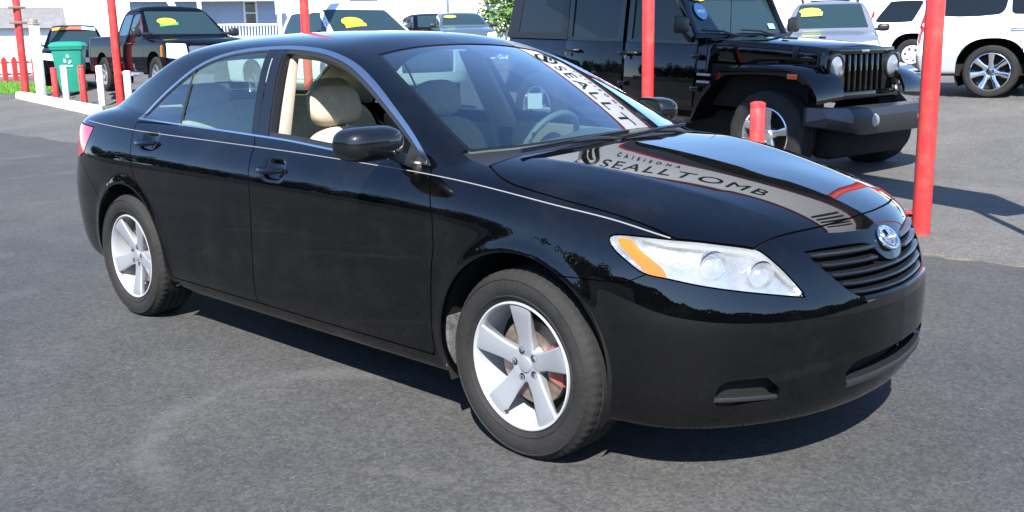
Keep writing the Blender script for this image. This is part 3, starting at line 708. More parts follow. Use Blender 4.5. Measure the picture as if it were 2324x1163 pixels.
# front door glass of the far side stays up
def xf_surface():
    _,_,Xf,_,_,_,_,_ = sedan_fields()
    return lambda y,z: float(Xf(np.array([abs(y)]),np.array([z]))[0])
XF=xf_surface()
def sedan_front():
    P=SEDAN
    # grille: dark backing and five curved bars with a frame lip
    b=MB()
    rows=[.760,.70,.65,.60,.572]; ring=[]
    for z in rows: ring.append([(XF(y,z)-.075,y,z) for y in np.linspace(-.47,.47,25)])
    b.loft(ring,cap=False,closed=False); b.build('grille_backing',DARKM,P,60)
    for z,yw in ((.727,.405),(.695,.375),(.662,.348),(.630,.318),(.600,.285)):
        rings=[]
        for y in np.linspace(-yw,yw,33):
            d=-.004 if abs(y)<yw-.02 else -.012
            zz=z-.010*math.cos(y/yw*math.pi/2); x=XF(y,zz)+d
            if abs(y)<.10 and z>.68: x=min(x,XF(y,z)-.03)
            rings.append([(x,y,zz+.0055),(x+.003,y,zz+.001),(x,y,zz-.0045),(x-.012,y,zz-.0075),(x-.045,y,zz-.004),(x-.045,y,zz+.008),(x-.012,y,zz+.0085)])
        m=MB(); m.loft(rings); m.build('grille_bar',mat('grille_gloss',(.010,.011,.013),.22),P,40)
    # frame under the grille
    rings=[]
    for y in np.linspace(-.258,.258,29):
        z=.583-.006*math.cos(y/.258*math.pi/2); x=XF(y,z)
        rings.append([(x+.004,y,z+.006),(x+.010,y,z-.002),(x+.006,y,z-.010),(x-.03,y,z-.012),(x-.03,y,z+.006)])
    m=MB(); m.loft(rings); m.build('grille_lip',PAINT,P,50)
    # badge: three ovals in chrome on a dark disc
    nrm=Vector((.80,0,.60)).normalized(); u=Vector((0,1,0)); v=nrm.cross(u).normalized(); v=-v if v.z<0 else v
    c=Vector((.862,0,.724))
    def oval(cu,cv,a,bb,r,n=40):
        m=MB(); pts=[c+u*(cu+a*math.cos(2*math.pi*k/n))+v*(cv+bb*math.sin(2*math.pi*k/n))+nrm*.012 for k in range(n+1)]
        m.tube(pts,r,8,cap=False); return m
    bd=MB(); pts=[(0,)*3]; n=40
    ring0=[tuple(c+u*(.060*math.cos(2*math.pi*k/n))+v*(.041*math.sin(2*math.pi*k/n))-nrm*.020) for k in range(n)]
    ring1=[tuple(c+u*(.060*math.cos(2*math.pi*k/n))+v*(.041*math.sin(2*math.pi*k/n))+nrm*.008) for k in range(n)]
    bd.loft([ring0,ring1]); badge=bd.build('badge',mat('badge_back',(.20,.22,.25),.25,metal=.6),P,40)
    e=oval(0,0,.058,.0395,.0068); 
    for q in (oval(0,.006,.024,.0335,.0048),oval(0,.0165,.046,.0165,.0046)): e.add(q.v,q.f)
    e.build('badge_emblem',CHROME,badge,60)
    # lower intake and fog recesses
    rings=[]
    for z in (.47,.40,.345,.28): rings.append([(XF(y,z)-.065,y,z) for y in np.linspace(-.42,.42,25)])
    m=MB(); m.loft(rings,cap=False,closed=False); m.build('intake_backing',DARKM,P,60)
    rings=[]
    for y in np.linspace(-.312,.312,29):
        z=.311; x=XF(y,z)-.003
        rings.append([(x,y,z+.008),(x+.006,y,z-.004),(x+.004,y,z-.014),(x-.05,y,z-.010),(x-.05,y,z+.004)])
    m=MB(); m.loft(rings); m.build('intake_bar',TRIM,P,50)
    for s in (-1,1):
        rings=[]
        for z in (.43,.392,.33,.265): rings.append([(XF(y,z)-.055,s*y,z) for y in np.linspace(.50,.745,13)])
        m=MB(); m.loft(rings,cap=False,closed=False); m.build('fog_recess',DARKM,P,60)
        for z in (.311,):
            rings=[]
            for y in np.linspace(.560,.712,11):
                x=XF(y,z)-.004
                rings.append([(x,s*y,z+.007),(x+.003,s*y,z),(x,s*y,z-.007),(x-.035,s*y,z-.006),(x-.035,s*y,z+.006)])
            m=MB(); m.loft(rings); m.build('fog_bar',TRIM,P,50)
def sedan_sides():
    P=SEDAN
    for s in (-1,1):
        sd='right' if s<0 else 'left'
        for x0,x1,z,yy in ((-2.612,-2.430,.938,.873),(-1.500,-1.322,.884,.884)):
            pts=[]; rad=[]
            for k in range(15):
                t=k/14; b=math.sin(math.pi*t)**.55; pts.append((x0+(x1-x0)*t,s*(yy-.006+.030*b),z-.006*math.sin(math.pi*t)+.004*t)); rad.append(.0105+.004*b)
            m=MB(); m.tube(pts,rad,12,flat=.85); m.build('door_handle',PAINT,P,60)
            k=MB(); k.lathe([(0,-.004),(.010,-.004),(.0115,0),(.0115,.01)],16,T(x1+.024,s*(yy-.001),z)@(Matrix() if s<0 else RZ(math.pi))); k.build('lock_cap',PAINT,P,40)
        # door mirror: rounded housing on a foot
        def mf(x,y,z):
            X=(x+.615)/.085; Y=(y-.990)/.128; Z=(z-1.050)/.064
            front=(np.abs(X)**2.6+np.abs(Y+.10*X)**3.0+np.abs(Z)**2.6)-1
            return front*.06
        mm=polygonize(mf,(-.74,.83,.95),(-.50,1.16,1.15),.012)
        mir_=mm if s>0 else mirror(mm)
        cutx=mir_.V[:,0]+.655; back,house=cut(mir_,cutx)
        fold=T(-.62,.90,0)@RZ(math.radians(70))@T(.62,-.90,0) if s>0 else Matrix()      # the far mirror is folded in
        if s>0:
            A_=np.array(fold); house=M(house.V@A_[:3,:3].T+A_[:3,3],house.N@A_[:3,:3].T,house.F)
        o=put('door_mirror',skirt(house,.012),mat('mirror_cap',(.004,.0042,.005),.4,coat=1.0,coat_rough=.05,spec=.12),P)
        g=MB(); n=28; th=[2*math.pi*k/n for k in range(n)]
        g.prism([(s*(.990+.110*math.copysign(abs(math.cos(t))**.7,math.cos(t))),1.05+.052*math.copysign(abs(math.sin(t))**.75,math.sin(t))) for t in th],-.652,-.648,0,fold); g.build('mirror_glass',CHROME,o,30)
        ft=MB(); ft.loft([[(-.66,s*.80,.953),(-.56,s*.815,.940),(-.56,s*.80,.985),(-.66,s*.785,.99)],[(-.65,s*.885,.985),(-.58,s*.885,.975),(-.58,s*.885,1.02),(-.65,s*.885,1.02)],[(-.64,s*.92,1.01),(-.59,s*.92,1.005),(-.59,s*.92,1.04),(-.64,s*.92,1.04)]]); ft.build('mirror_foot',TRIM,o,30,.006)
    # wipers lying on the screen foot
    wl=[[(-.255,-.60,1.018),(-.262,-.30,1.026),(-.27,.08,1.034)],[(-.235,-.02,1.018),(-.255,.30,1.028),(-.33,.60,1.022)]]
    for pts in wl:
        pts=[(p[0]+.022,p[1],p[2]-.010) for p in pts]; m=MB(); m.tube(pts,.005,6); m.tube([(p[0]+.003,p[1],p[2]+.008) for p in pts],.0045,6); o=m.build('wiper',TRIM,P,50)
    for p0,p1 in (((-.225,.02,1.010),(-.262,-.30,1.040)),((-.215,.52,.992),(-.262,.24,1.040))):
        p1=(p1[0]+.02,p1[1],p1[2]-.022); p0=(p0[0],p0[1],p0[2]-.008); m=MB(); m.tube([p0,((p0[0]+p1[0])/2+.008,(p0[1]+p1[1])/2,(p0[2]+p1[2])/2+.008),p1],.009,8); m.build('wiper_arm',TRIM,P,50)
    # wheel wells, floor pan
    for cx,cz,r in ARCH:
        for s in (-1,1):
            m=MB(); n=36
            ring0=[(cx+(r+.012)*math.cos(a),s*.885,cz+(r+.012)*math.sin(a)) for a in np.linspace(-.45,math.pi+.45,n)]
            ring1=[(p[0],s*.52,p[2]) for p in ring0]; ring2=[(cx,s*.52,cz-.1)]*n
            m.loft([ring0,ring1,ring2],cap=False,closed=False); m.build('wheel_well',DARKM,P,50)
    # mud flap edge by the front wheel (pale dust on the liner)
    m=MB(); m.box((-2.35,-.80,.205),(-.38,.80,.24)); m.box((-3.55,-.52,.22),(.60,.52,.26)); m.box((.50,-.50,.21),(.72,.50,.24)); m.box((-3.70,-.62,.29),(-3.1,.62,.32)); m.build('floor_pan',DARKM,P)
    m=MB(); m.box((-.372,-.872,.24),(-.352,-.80,.43)); m.build('splash_guard',mat('dusty_liner',(.085,.085,.082),.9,noise=(40,.6)),P,30)
def soft_box(center, half, p=3.5, rot=0.0, h=.03):
    """rounded cushion as a mesh"""
    cx,cy,cz=center; hx,hy,hz=half; c,s=math.cos(rot),math.sin(rot)
    def f(x,y,z):
        X=(x-cx)*c+(z-cz)*s; Z=-(x-cx)*s+(z-cz)*c
        return (np.abs(X/hx)**p+np.abs((y-cy)/hy)**p+np.abs(Z/hz)**p-1)*min(half)/p
    R=max(hx,hz)*1.5
    return polygonize(f,(cx-R,cy-hy*1.15,cz-R),(cx+R,cy+hy*1.15,cz+R),h)
def sedan_cabin():
    P=SEDAN
    tilt=math.radians(-20)
    for y in (-.34,.34):
        o=put('front_seat',soft_box((-1.20,y,.50),(.27,.25,.09),3.5,math.radians(8)),BEIGE,P)
        put('backrest',soft_box((-1.535,y,.69),(.085,.245,.34),3.2,math.radians(16)),BEIGE,o)
        hr=soft_box((-1.665,y,1.115),(.062,.145,.098),2.8,math.radians(12),.016); put('headrest',hr,BEIGE,o)
        for d in (-.05,.05):
            m=MB(); m.tube([(-1.625,y+d,.95),(-1.655,y+d,1.08)],.007,8); m.build('headrest_post',CHROME,o)
    o=put('rear_seat',soft_box((-2.22,0,.50),(.28,.66,.10),4,math.radians(6)),BEIGE,P)
    put('backrest',soft_box((-2.56,0,.80),(.10,.66,.33),4,math.radians(24)),BEIGE,o)
    for y in (-.42,.42): put('headrest',soft_box((-2.70,y,1.135),(.06,.14,.075),2.8,math.radians(18),.018),BEIGE,o)
    m=MB(); m.box((-3.25,-.62,1.055),(-2.72,.62,1.075)); m.build('parcel_shelf',BEIGE,P)
    # dashboard
    rings=[]
    for y in np.linspace(-.74,.74,15):
        k=.03*abs(y/.74)**2
        hump=.035*math.exp(-((y-.37)/.20)**2)
        rings.append([(-.33-k,y,.955),(-.50-k,y,.975+hump*.4),(-.68-k,y,.965+hump),(-.77-k,y,.93+hump*.8),(-.80-k,y,.84),(-.74-k,y,.66),(-.55,y,.60),(-.33,y,.70)])
    m=MB(); m.loft(rings); m.build('dashboard',mat('dash_grey',(.17,.18,.165),.55,noise=(60,.1)),P,50)
    # steering wheel (far side)
    mt=T(-.93,.37,.905)@RY(math.radians(-64+90-2))@RX(math.pi/2)
    mt=T(-.925,.37,.90)@Matrix.Rotation(math.radians(28),4,'Y')@Matrix.Rotation(math.pi/2,4,'Z')
    n=40; st=MB(); st.tube([mt@Vector((.185*math.cos(2*math.pi*k/n),0,.185*math.sin(2*math.pi*k/n))) for k in range(n+1)],.0155,10,cap=False)
    sw=st.build('steering_wheel',mat('wheel_grey',(.24,.25,.235),.5),P,60)
    hb=MB(); hb.lathe([(0,.03),(.05,.028),(.075,.012),(.08,-.01),(.0,-.02)],20,mt)
    for a in (0.15,math.pi-.15,-math.pi/2): hb.tube([mt@Vector((.05*math.cos(a),.0,.05*math.sin(a))),mt@Vector((.18*math.cos(a),0,.18*math.sin(a)))],.016,8)
    hb.build('wheel_hub',mat('wheel_grey',(.2,.2,.2),.5),sw,60)
    m=MB(); m.tube([(-.90,.37,.885),(-.62,.37,.74)],.03,10); m.build('steering_column',GREYP,P)
    # door cards, pillars, floor, console
    for s in (-1,1):
        for x0,x1 in ((-1.52,-.46),(-2.62,-1.64)):
            m=MB(); m.loft([[(x0,s*.795,.32),(x1,s*.795,.32)][::1]+[(x1,s*.80,.70),(x1,s*.775,.955),(x0,s*.775,.985),(x0,s*.80,.70)],
                            [(x0,s*.74,.32),(x1,s*.74,.32),(x1,s*.74,.70),(x1,s*.755,.945),(x0,s*.755,.975),(x0,s*.74,.70)]]); m.build('door_card',BEIGEP,P,30,.01)
            m=MB(); m.box((x0+.22,min(s*.74,s*.67),.66),(x1-.25,max(s*.74,s*.67),.70)); m.build('armrest',BEIGEP,P,30,.012)
        m=MB(); m.loft([[(-1.475,s*.785,.94),(-1.665,s*.785,.94),(-1.665,s*.74,.94),(-1.475,s*.735,.94)],[(-1.590,s*.605,1.36),(-1.745,s*.605,1.36),(-1.745,s*.57,1.36),(-1.590,s*.57,1.36)]]); m.build('pillar_trim',BEIGEP,P,30,.008)
        m=MB(); m.tube([(-1.62,s*.690,1.16),(-1.60,s*.705,.95),(-1.52,s*.69,.5)],.022,6,flat=.15); m.build('seat_belt',mat('belt_webbing',(.20,.18,.14),.8),P)
    m=MB(); m.box((-2.6,-.74,.245),(-.4,.74,.28)); m.build('cabin_floor',mat('floor_carpet',(.16,.13,.10),.95),P)
    m=MB(); m.box((-1.6,-.11,.28),(-.7,.11,.60)); m.build('centre_console',BEIGEP,P,30,.03)
    m=MB(); m.box((-.748,-.06,.80),(-.742,.06,.90)); m.build('radio_panel',TRIM,P)
    # a paper sheet hanging in the far front window, and the far windows themselves
    c=Vector((-.74,.060,1.140)); n=Vector((.66,-.75,.05)).normalized(); u=Vector((0,0,1)).cross(n).normalized(); v=n.cross(u)
    m=MB(); w=[c+u*p+v*q for p,q in ((-.032,-.034),(.032,-.034),(.032,.034),(-.032,.034))]; m.add(w+[p-n*.0012 for p in w],[(0,1,2,3),(7,6,5,4),(0,4,5,1),(1,5,6,2),(2,6,7,3),(3,7,4,0)]); tg=m.build('hanging_tag',WHITE_PAPER,P,0)
sedan_front(); sedan_sides(); sedan_cabin()

# ------------------------------------------------------------------ lie of the land
def ground_z(x, y):
    q=.5*((y-7.6)+math.sqrt((y-7.6)**2+.4)); z=.6*math.tanh(.105*q/.6)
    k=min(1,max(0,(-x-11)/5)); s=(x+18.7)*.203+(y-5.9)*.979
    t=min(1,max(0,(s-.9)/1.1)); bank=.24*t*t*(3-2*t)+.14*min(1,max(0,(s+3)/3))
    return max(z,k*bank+(1-k)*z) if k>0 else z
def on_ground(x,y,dz=0.0): return (x,y,ground_z(x,y)+dz)

# ------------------------------------------------------------------ other vehicles: one rule for their shells
DGLASS = mat('dark_glass',(.006,.008,.009),.03,spec=.45)
MGLASS = mat('blue_green_glass',(.016,.032,.036),.03,spec=.5,coat=.35)
WPAINT = mat('white_paint',(.78,.79,.80),.3,coat=.8)
SPAINT = mat('silver_paint',(.20,.215,.25),.32,metal=.35,coat=.8)
BLUEBLACK = mat('blue_black_paint',(.0025,.003,.005),.3,coat=.38,spec=.0)
TEALGREY = mat('grey_green_paint',(.05,.07,.075),.3,coat=1.0)
LAMPW = mat('lamp_clear',(.78,.80,.80),.12,coat=.8)
YELLOW = mat('sticker_yellow',(.85,.68,.03),.5)
GREEN = mat('sticker_green',(.08,.42,.05),.5)
def ip(t,q): 
    t=np.array(t,float); return np.interp(q,t[:,0],t[:,1])
def sp1(t):
    t=np.array(t,float); q=np.linspace(t[0,0]-.5,t[-1,0]+.5,400); v=gblur(np.interp(q,t[:,0],t[:,1]),6,0)
    return lambda x: np.interp(x,q,v)
def gen_field(sp):
    prof=sp1(sp['prof']); top=sp1(sp['top']); xf=sp1(sp['xf']); xr=sp1(sp['xr']); gy=sp1(sp['gside']); rf=sp1(sp['roof']); ws=sp1(sp['ws']); bl=sp1(sp['bl'])
    hw=sp['hw']; kf=sp.get('kf',.25); kr=sp.get('kr',.15); nf=sp.get('nf',3.0); rg=sp.get('rg',.05)
    def f(x,y,z):
        ay=np.sqrt(y*y+1e-6); u=np.clip(ay/hw,0,1.15)
        side=ay-prof(z)+sp.get('taper',0)*np.clip(x,0,None)**2
        tp=(z-top(x)+.04*u*u*u)*.95
        fr=(x-xf(z)+kf*u**nf)*.85; re=(xr(z)+kr*u**nf-x)*.85
        lo=smax(side,tp,sp.get('rl',.05)); lo=smax(lo,fr,.05); lo=smax(lo,re,.05); lo=smax(lo,sp.get('sill',.28)-z+0*x,.03)
        if not sp.get('cab',True): return lo
        g=smax((ay-gy(z))*.93,z-rf(x)+.05*u*u,rg); g=smax(g,(x-ws(z)+.10*u*u)*sp.get('wsk',.55),.04); g=smax(g,(bl(z)+.05*u*u-x)*sp.get('blk',.8),.05)
        g=smax(g,sp['belt']-.08-z+0*x,.02)
        return smin(lo,g,.015)
    return f
def plain_wheel(R, W, rr, spokes, mtl, kind='spoke'):
    ty=tyre_mb(R,W,rr,40,3); rim=MB(); h=W/2
    rim.lathe([(rr+.004,-h+.012),(rr-.006,-h+.008),(rr-.014,-h+.02),(rr-.022,0),(rr-.01,h-.02)],36)
    sp=MB()
    if kind=='spoke':
        for i in range(spokes):
            a=math.pi/2+i*2*math.pi/spokes; rings=[]
            for r,w,y in ((rr*.16,rr*.17,-h*.62),(rr*.5,rr*.105,-h*.70),(rr*.97,rr*.16,-h*.84)):
                rings.append([(r,y+.03,-w*.8),(r,y+.004,-w),(r,y,-w*.8),(r,y,w*.8),(r,y+.004,w),(r,y+.03,w*.8)])
            sp.loft(rings,mtx=RY(-a))
        sp.lathe([(0,-h*.80),(rr*.20,-h*.78),(rr*.27,-h*.66),(rr*.27,0)],24)
    else:
        sp.lathe([(0,-h*.86),(rr*.26,-h*.84),(rr*.34,-h*.62),(rr*.62,-h*.66),(rr*.9,-h*.80),(rr*.97,-h*.72)],36)
    hole=MB()
    if kind!='spoke':
        for i in range(spokes):
            a=i*2*math.pi/spokes; hole.lathe([(0,-h*.72),(rr*.115,-h*.715)],14,T(rr*.66*math.cos(a),-.012,rr*.66*math.sin(a)))
    back=MB(); back.lathe([(0,.0),(rr*.96,.0)],24)
    P=[('tyre',ty.mesh('tyre',40),RUBBER),('rim',rim.mesh('rim',40),mtl),('spoke_face',sp.mesh('spoke_face',35),mtl),('wheel_back',back.mesh('wheel_back',0),DARKM)]
    if kind!='spoke': P.append(('vent_hole',hole.mesh('vent_hole',0),DARKM))
    return P
def sides(m):
    a,b=split_y(m); return [q for q in (a,b) if len(q.F)]
def make_vehicle(root, sp, paint, glass_m, h=.04):
    m=polygonize(gen_field(sp),sp['lo'],sp['hi'],h)
    nb=m.N[m.F].mean(1); c=m.centroids(); m=m.keep(~((nb[:,2]<-.8)&(c[:,2]<sp.get('sill',.28)+.08)))
    th=np.linspace(0,2*np.pi,65)[:-1]; ay=lambda V:np.stack([np.abs(V[:,1]),V[:,2]],1)
    for cx,cz,r in sp['arch']:
        pw=sp.get('archp',1.0)
        C=np.stack([cx+r*np.sign(np.cos(th))*np.abs(np.cos(th))**pw,cz+r*np.sign(np.sin(th))*np.abs(np.sin(th))**pw],1)
        _,m=take(m,C,XZ,lambda q:np.abs(q.V[:,1])>.45)
        for s in (-1,1):
            k=MB(); R=r+.02; ring0=[(cx+R*math.cos(a),s*(sp['hw']-.03),cz+R*math.sin(a)) for a in np.linspace(-.5,math.pi+.5,24)]
            k.loft([ring0,[(p[0],s*.45,p[2]) for p in ring0],[(cx,s*.45,cz)]*24],cap=False,closed=False); k.build('wheel_well',DARKM,root,50)
    for poly in sp.get('side',[]):
        q,m=take(m,poly,XZ,lambda q:(np.abs(q.N[:,1])>.45)&(np.abs(q.V[:,1])>.45))
        for a in sides(q):
            o=put('side_window',a.offset(-.008),glass_m,root)
    for nm,poly,reg,mt,off in sp.get('front',[]):
        q,m=take(m,poly,YZ,reg); 
        if nm in ('headlamp','tail_lamp','fog_lamp'):
            for a in sides(q): put(nm,a.offset(off),mt,root)
        else: put(nm,q.offset(off),mt,root)
    for poly in sp.get('doors',[]):
        d,j,m=gap(m,poly,XZ,lambda q:(np.abs(q.V[:,1])>.55)&(np.abs(q.N[:,1])>.25),.006)
        for a in sides(d): put('door',skirt(a,.03),paint,root)
        put('door_joint',j.offset(-.02),GAPM,root)
    if 'cladding' in sp:
        cl,m=cut(m,m.V[:,2]-sp['cladding'][0]); put('rocker_cladding',cl.offset(.004),sp['cladding'][1],root)
    put('body_shell',skirt(m,.03),paint,root)
    k=MB(); k.box((sp['lo'][0]+.5,-sp['hw']+.14,sp.get('sill',.28)-.02),(sp['hi'][0]-.5,sp['hw']-.14,sp.get('sill',.28)+.16)); k.build('floor_pan',DARKM,root)
    for x,z,L in sp.get('handles',[]):
        for s in (-1,1):
            y=sp['hw']+sp.get('hoff',-.01); k=MB(); k.tube([(x-L/2,s*(y-.02),z),(x-L/2+.02,s*(y+.03),z),(x+L/2-.02,s*(y+.03),z),(x+L/2,s*(y-.02),z)],.015,8); k.build('door_handle',sp.get('hmat',TRIM),root,50)
    if 'mirror' in sp:
        x,y,z=sp['mirror']; hx,hy,hz=sp.get('msize',(.10,.14,.11))
        for s in (-1,1):
            q=soft_box((x,s*(y+hy),z),(hx,hy,hz),3.2,0,.03); o=put('door_mirror',q,sp.get('mmat',TRIM),root)
            k=MB(); k.box((x-.04,min(s*(y-.22),s*(y+.02)),z-.06),(x+.04,max(s*(y-.22),s*(y+.02)),z)); k.build('mirror_arm',TRIM,o,30,.01)
    for wx,wz in ((0,0),(-sp['wb'],0)):
        for s in (-1,1):
            W=sp['wheel']; place_wheel(root,W['parts'],(wx,s*(sp['hw']-W['W']/2-.02),W['R']),0 if s<0 else math.pi,wx*.3)
def sticker(root, pts, nrm, oval, mats, name='windscreen_sticker'):
    """price sticker stuck on a screen: oval and bar, centre pts, axes from the normal"""
    n=Vector(nrm).normalized(); u=Vector((0,0,1)).cross(n).normalized(); v=n.cross(u); c=Vector(pts)
    a,b=oval; o=None
    k=MB(); k.add([c+n*.012+u*(a*math.cos(t))+v*(b*math.sin(t)) for t in np.linspace(0,2*math.pi,25)[:-1]],[tuple(range(24))]); o=k.build(name,mats[0],root,0)
    if len(mats)>1:
        k=MB(); k.add([c+n*.011+u*(p*a)+v*(q*b) for p,q in ((-.8,-1.7),(1.15,-1.55),(1.2,-.3),(-.8,-.5))],[(0,1,2,3)]); k.build('sticker_band',mats[1],o,0)
    return o
# ------------------------------------------------------------------ black boxy off-roader
def build_offroader():
    R=thing('off_road_vehicle','black boxy four-door off-road vehicle with slotted grille and round headlamps behind the sedan bonnet','car',(-2.63,6.64,.02),math.radians(-9.0)); R.rotation_euler=(0,math.radians(2.2),math.radians(-9.0)); R.scale=(1.12,1.12,1.12)
    UP=.0; Z=lambda z:z+UP
    P=PAINT
    def box(nm,lo,hi,mt,bev=.02,par=R,mtx=None):
        m=MB(); m.box((lo[0],lo[1],Z(lo[2])),(hi[0],hi[1],Z(hi[2])),mtx); return m.build(nm,mt,par,35,bev)
    m=MB(); m.loft([[(-3.68,-.78,Z(.52)),(-3.68,.78,Z(.52)),(-3.70,.74,Z(1.17)),(-3.70,-.74,Z(1.17))],[(-.60,-.78,Z(.52)),(-.60,.78,Z(.52)),(-.60,.74,Z(1.17)),(-.60,-.74,Z(1.17))]]); m.build('body_tub',P,R,35,.03)
    # bonnet: tapering, crowned
    rings=[]
    for x,w,zt,zb in ((-.78,.69,1.238,1.02),(-.3,.655,1.228,1.0),(.1,.60,1.212,.98),(.42,.545,1.192,.97),(.55,.52,1.172,.96)):
        rings.append([(x,-w,Z(zb)),(x,-w,Z(zt-.075)),(x,-w+.05,Z(zt-.022)),(x,-w*.55,Z(zt)),(x,0,Z(zt+.012)),(x,w*.55,Z(zt)),(x,w-.05,Z(zt-.022)),(x,w,Z(zt-.075)),(x,w,Z(zb))])
    m=MB(); m.loft(rings); hood=m.build('bonnet',P,R,40,.012)
    for s in (-1,1):
        k=MB(); k.box((.22,s*.575-.012,Z(1.06)),(.28,s*.575+.012,Z(1.17))); k.build('bonnet_catch',TRIM,hood,30,.006)
    for y in (-.30,.30):
        k=MB(); k.box((-.10,y-.02,Z(1.225)),(-.04,y+.02,Z(1.245))); k.build('washer_nozzle',TRIM,hood,30,.006)
    # grille panel: frame with seven tall slots
    W=.60; zt,zb=1.165,.70; gp=[(-W,zb),(W,zb),(W+.02,.85),(W-.02,1.08),(W-.10,zt),(-W+.10,zt),(-W+.02,1.08),(-W-.02,.85)]
    def gx(z): return .60-.05*(z-.7)
    sw,pitch=.052,.092; cols=[(i-3)*pitch for i in range(7)]; s0,s1=.775,1.105
    m=MB()
    def slab(y0,y1,z0,z1): m.add([(gx(z0)-.05,y0,Z(z0)),(gx(z0),y0,Z(z0)),(gx(z1),y0,Z(z1)),(gx(z1)-.05,y0,Z(z1)),(gx(z0)-.05,y1,Z(z0)),(gx(z0),y1,Z(z0)),(gx(z1),y1,Z(z1)),(gx(z1)-.05,y1,Z(z1))],[(0,1,2,3),(7,6,5,4),(0,4,5,1),(1,5,6,2),(2,6,7,3),(3,7,4,0)])
    slab(-.60,.60,zb,s0); slab(-.50,.50,s1,zt)
    e=cols[-1]+sw/2
    slab(-.61,-e,s0,s1); slab(e,.61,s0,s1)
    for i in range(6): slab(cols[i]+sw/2,cols[i+1]-sw/2,s0,s1)
    g=m.build('grille',P,R,35,.008)
    m=MB(); m.box((.48,-.58,Z(.72)),(.51,.58,Z(1.12))); m.build('radiator',mat('radiator_mesh',(.03,.03,.03),.6,metal=.5,noise=(90,.6)),g)
    m=MB(); m.box((.575,-.06,Z(1.122)),(.592,.06,Z(1.146))); m.build('grille_badge',SATIN,g,30,.004)
    for s in (-1,1):
        mt=T(.585,s*.455,Z(1.00))@RZ(math.pi/2)
        k=MB(); k.lathe([(.118,.02),(.120,-.018),(.104,-.022),(.098,-.008)],32,mt); rg=k.build('headlamp',TRIM,R,40)
        k=MB(); k.lathe([(0,-.034),(.05,-.030),(.085,-.020),(.102,-.004)],32,mt); k.build('lens',mat('lamp_glass_grey',(.17,.19,.21),.08,coat=1.0),rg,60)
        k=MB(); k.lathe([(0,-.02),(.036,-.018),(.040,-.0)],16,T(.60,s*.575,Z(.79))@RZ(math.pi/2)); k.build('turn_lamp',mat('turn_clear',(.55,.56,.54),.2),R,40)
    # flared wings
    for s in (-1,1):
        path=[(-.66,.50),(-.52,.72),(-.36,.90),(-.24,.965),(.05,.985),(.36,.985),(.54,.955),(.66,.88),(.72,.76)]
        rings=[]
        for i,(x,z) in enumerate(path):
            yo=.935 if 0<i<8 else .90
            rings.append([(x,s*.50,Z(z+.035)),(x,s*yo*.97,Z(z+.025)),(x,s*yo,Z(z+.0)),(x,s*yo,Z(z-.055)),(x,s*(yo-.03),Z(z-.06)),(x,s*.50,Z(z-.03))])
        m=MB(); m.loft(rings); w=m.build('front_wing',P,R,40)
        m=MB(); m.box((.44,s*.945-.012,Z(.905)),(.54,s*.945+.004,Z(.950))) if s>0 else m.box((.44,s*.945-.004,Z(.905)),(.54,s*.945+.012,Z(.950)))
        m.build('side_marker',mat('marker_red',(.55,.09,.02),.25,coat=.5),w,30,.006)
        m=MB(); m.box((-.72,min(s*.45,s*.70),Z(.60)),(.50,max(s*.45,s*.70),Z(.99))); m.build('inner_wing',DARKM,R)
        path=[(-3.55,.60),(-3.42,.82),(-3.28,.945),(-2.95,.985),(-2.62,.945),(-2.48,.82),(-2.38,.60)]
        rings=[[(x,s*.72,Z(z+.03)),(x,s*.92,Z(z+.015)),(x,s*.925,Z(z-.04)),(x,s*.72,Z(z-.04))] for x,z in path]
        m=MB(); m.loft(rings); m.build('rear_wing',P,R,40)
        m=MB(); m.box((-2.35,min(s*.72,s*.86),Z(.40)),(-.78,max(s*.72,s*.86),Z(.46))); m.build('side_step',TRIM,R,30,.015)
        # doors with hinges, handle and pane
        for x0,x1 in ((-1.70,-.74),(-2.62,-1.735)):
            m=MB(); m.loft([[(x0,s*.770,Z(.56)),(x1,s*.770,Z(.56)),(x1,s*.735,Z(1.165)),(x0,s*.735,Z(1.165))],[(x0,s*.800,Z(.56)),(x1,s*.800,Z(.56)),(x1,s*.765,Z(1.165)),(x0,s*.765,Z(1.165))]]); d=m.build('door',P,R,35,.012)
            for z in (.72,1.03):
                k=MB(); k.box((x1-.02,min(s*.78,s*.82),Z(z)),(x1+.09,max(s*.78,s*.82),Z(z+.05))); k.build('door_hinge',P,d,30,.008)
            k=MB(); k.tube([(x0+.06,s*.785,Z(1.06)),(x0+.08,s*.825,Z(1.06)),(x0+.20,s*.825,Z(1.06)),(x0+.22,s*.785,Z(1.06))],.015,8); k.build('door_handle',TRIM,d,50)
            k=MB(); k.box((x0+.03,min(s*.80,s*.815),Z(1.0)),(x0+.06,max(s*.80,s*.815),Z(1.04))); k.build('lock_cap',SATIN,d)
            xt=x1-.28 if x1>-1 else x1
            fr=[(x0,1.165),(x1-.02,1.165),(xt-.02,1.72),(x0,1.72)]
            inn=[(x0+.07,1.20),(x1-.11,1.20),(xt-.07,1.665),(x0+.07,1.665)]
            m=MB(); L=lambda p,o:(p[0],s*(.752-.10*(p[1]-1.165)+o),Z(p[1]))
            vs=[L(p,0) for p in fr]+[L(p,0) for p in inn]+[L(p,-.04) for p in fr]+[L(p,-.04) for p in inn]
            fs=[(i,(i+1)%4,4+(i+1)%4,4+i) for i in range(4)]+[(8+i,12+i,12+(i+1)%4,8+(i+1)%4) for i in range(4)]+[(i,8+i,8+(i+1)%4,(i+1)%4) for i in range(4)]+[(4+i,4+(i+1)%4,12+(i+1)%4,12+i) for i in range(4)]
            m.add(vs,fs); m.build('window_frame',P,d,30)
            m=MB(); m.add([L(p,-.015) for p in inn],[(0,1,2,3)]); m.build('window_pane',DGLASS,d,0)
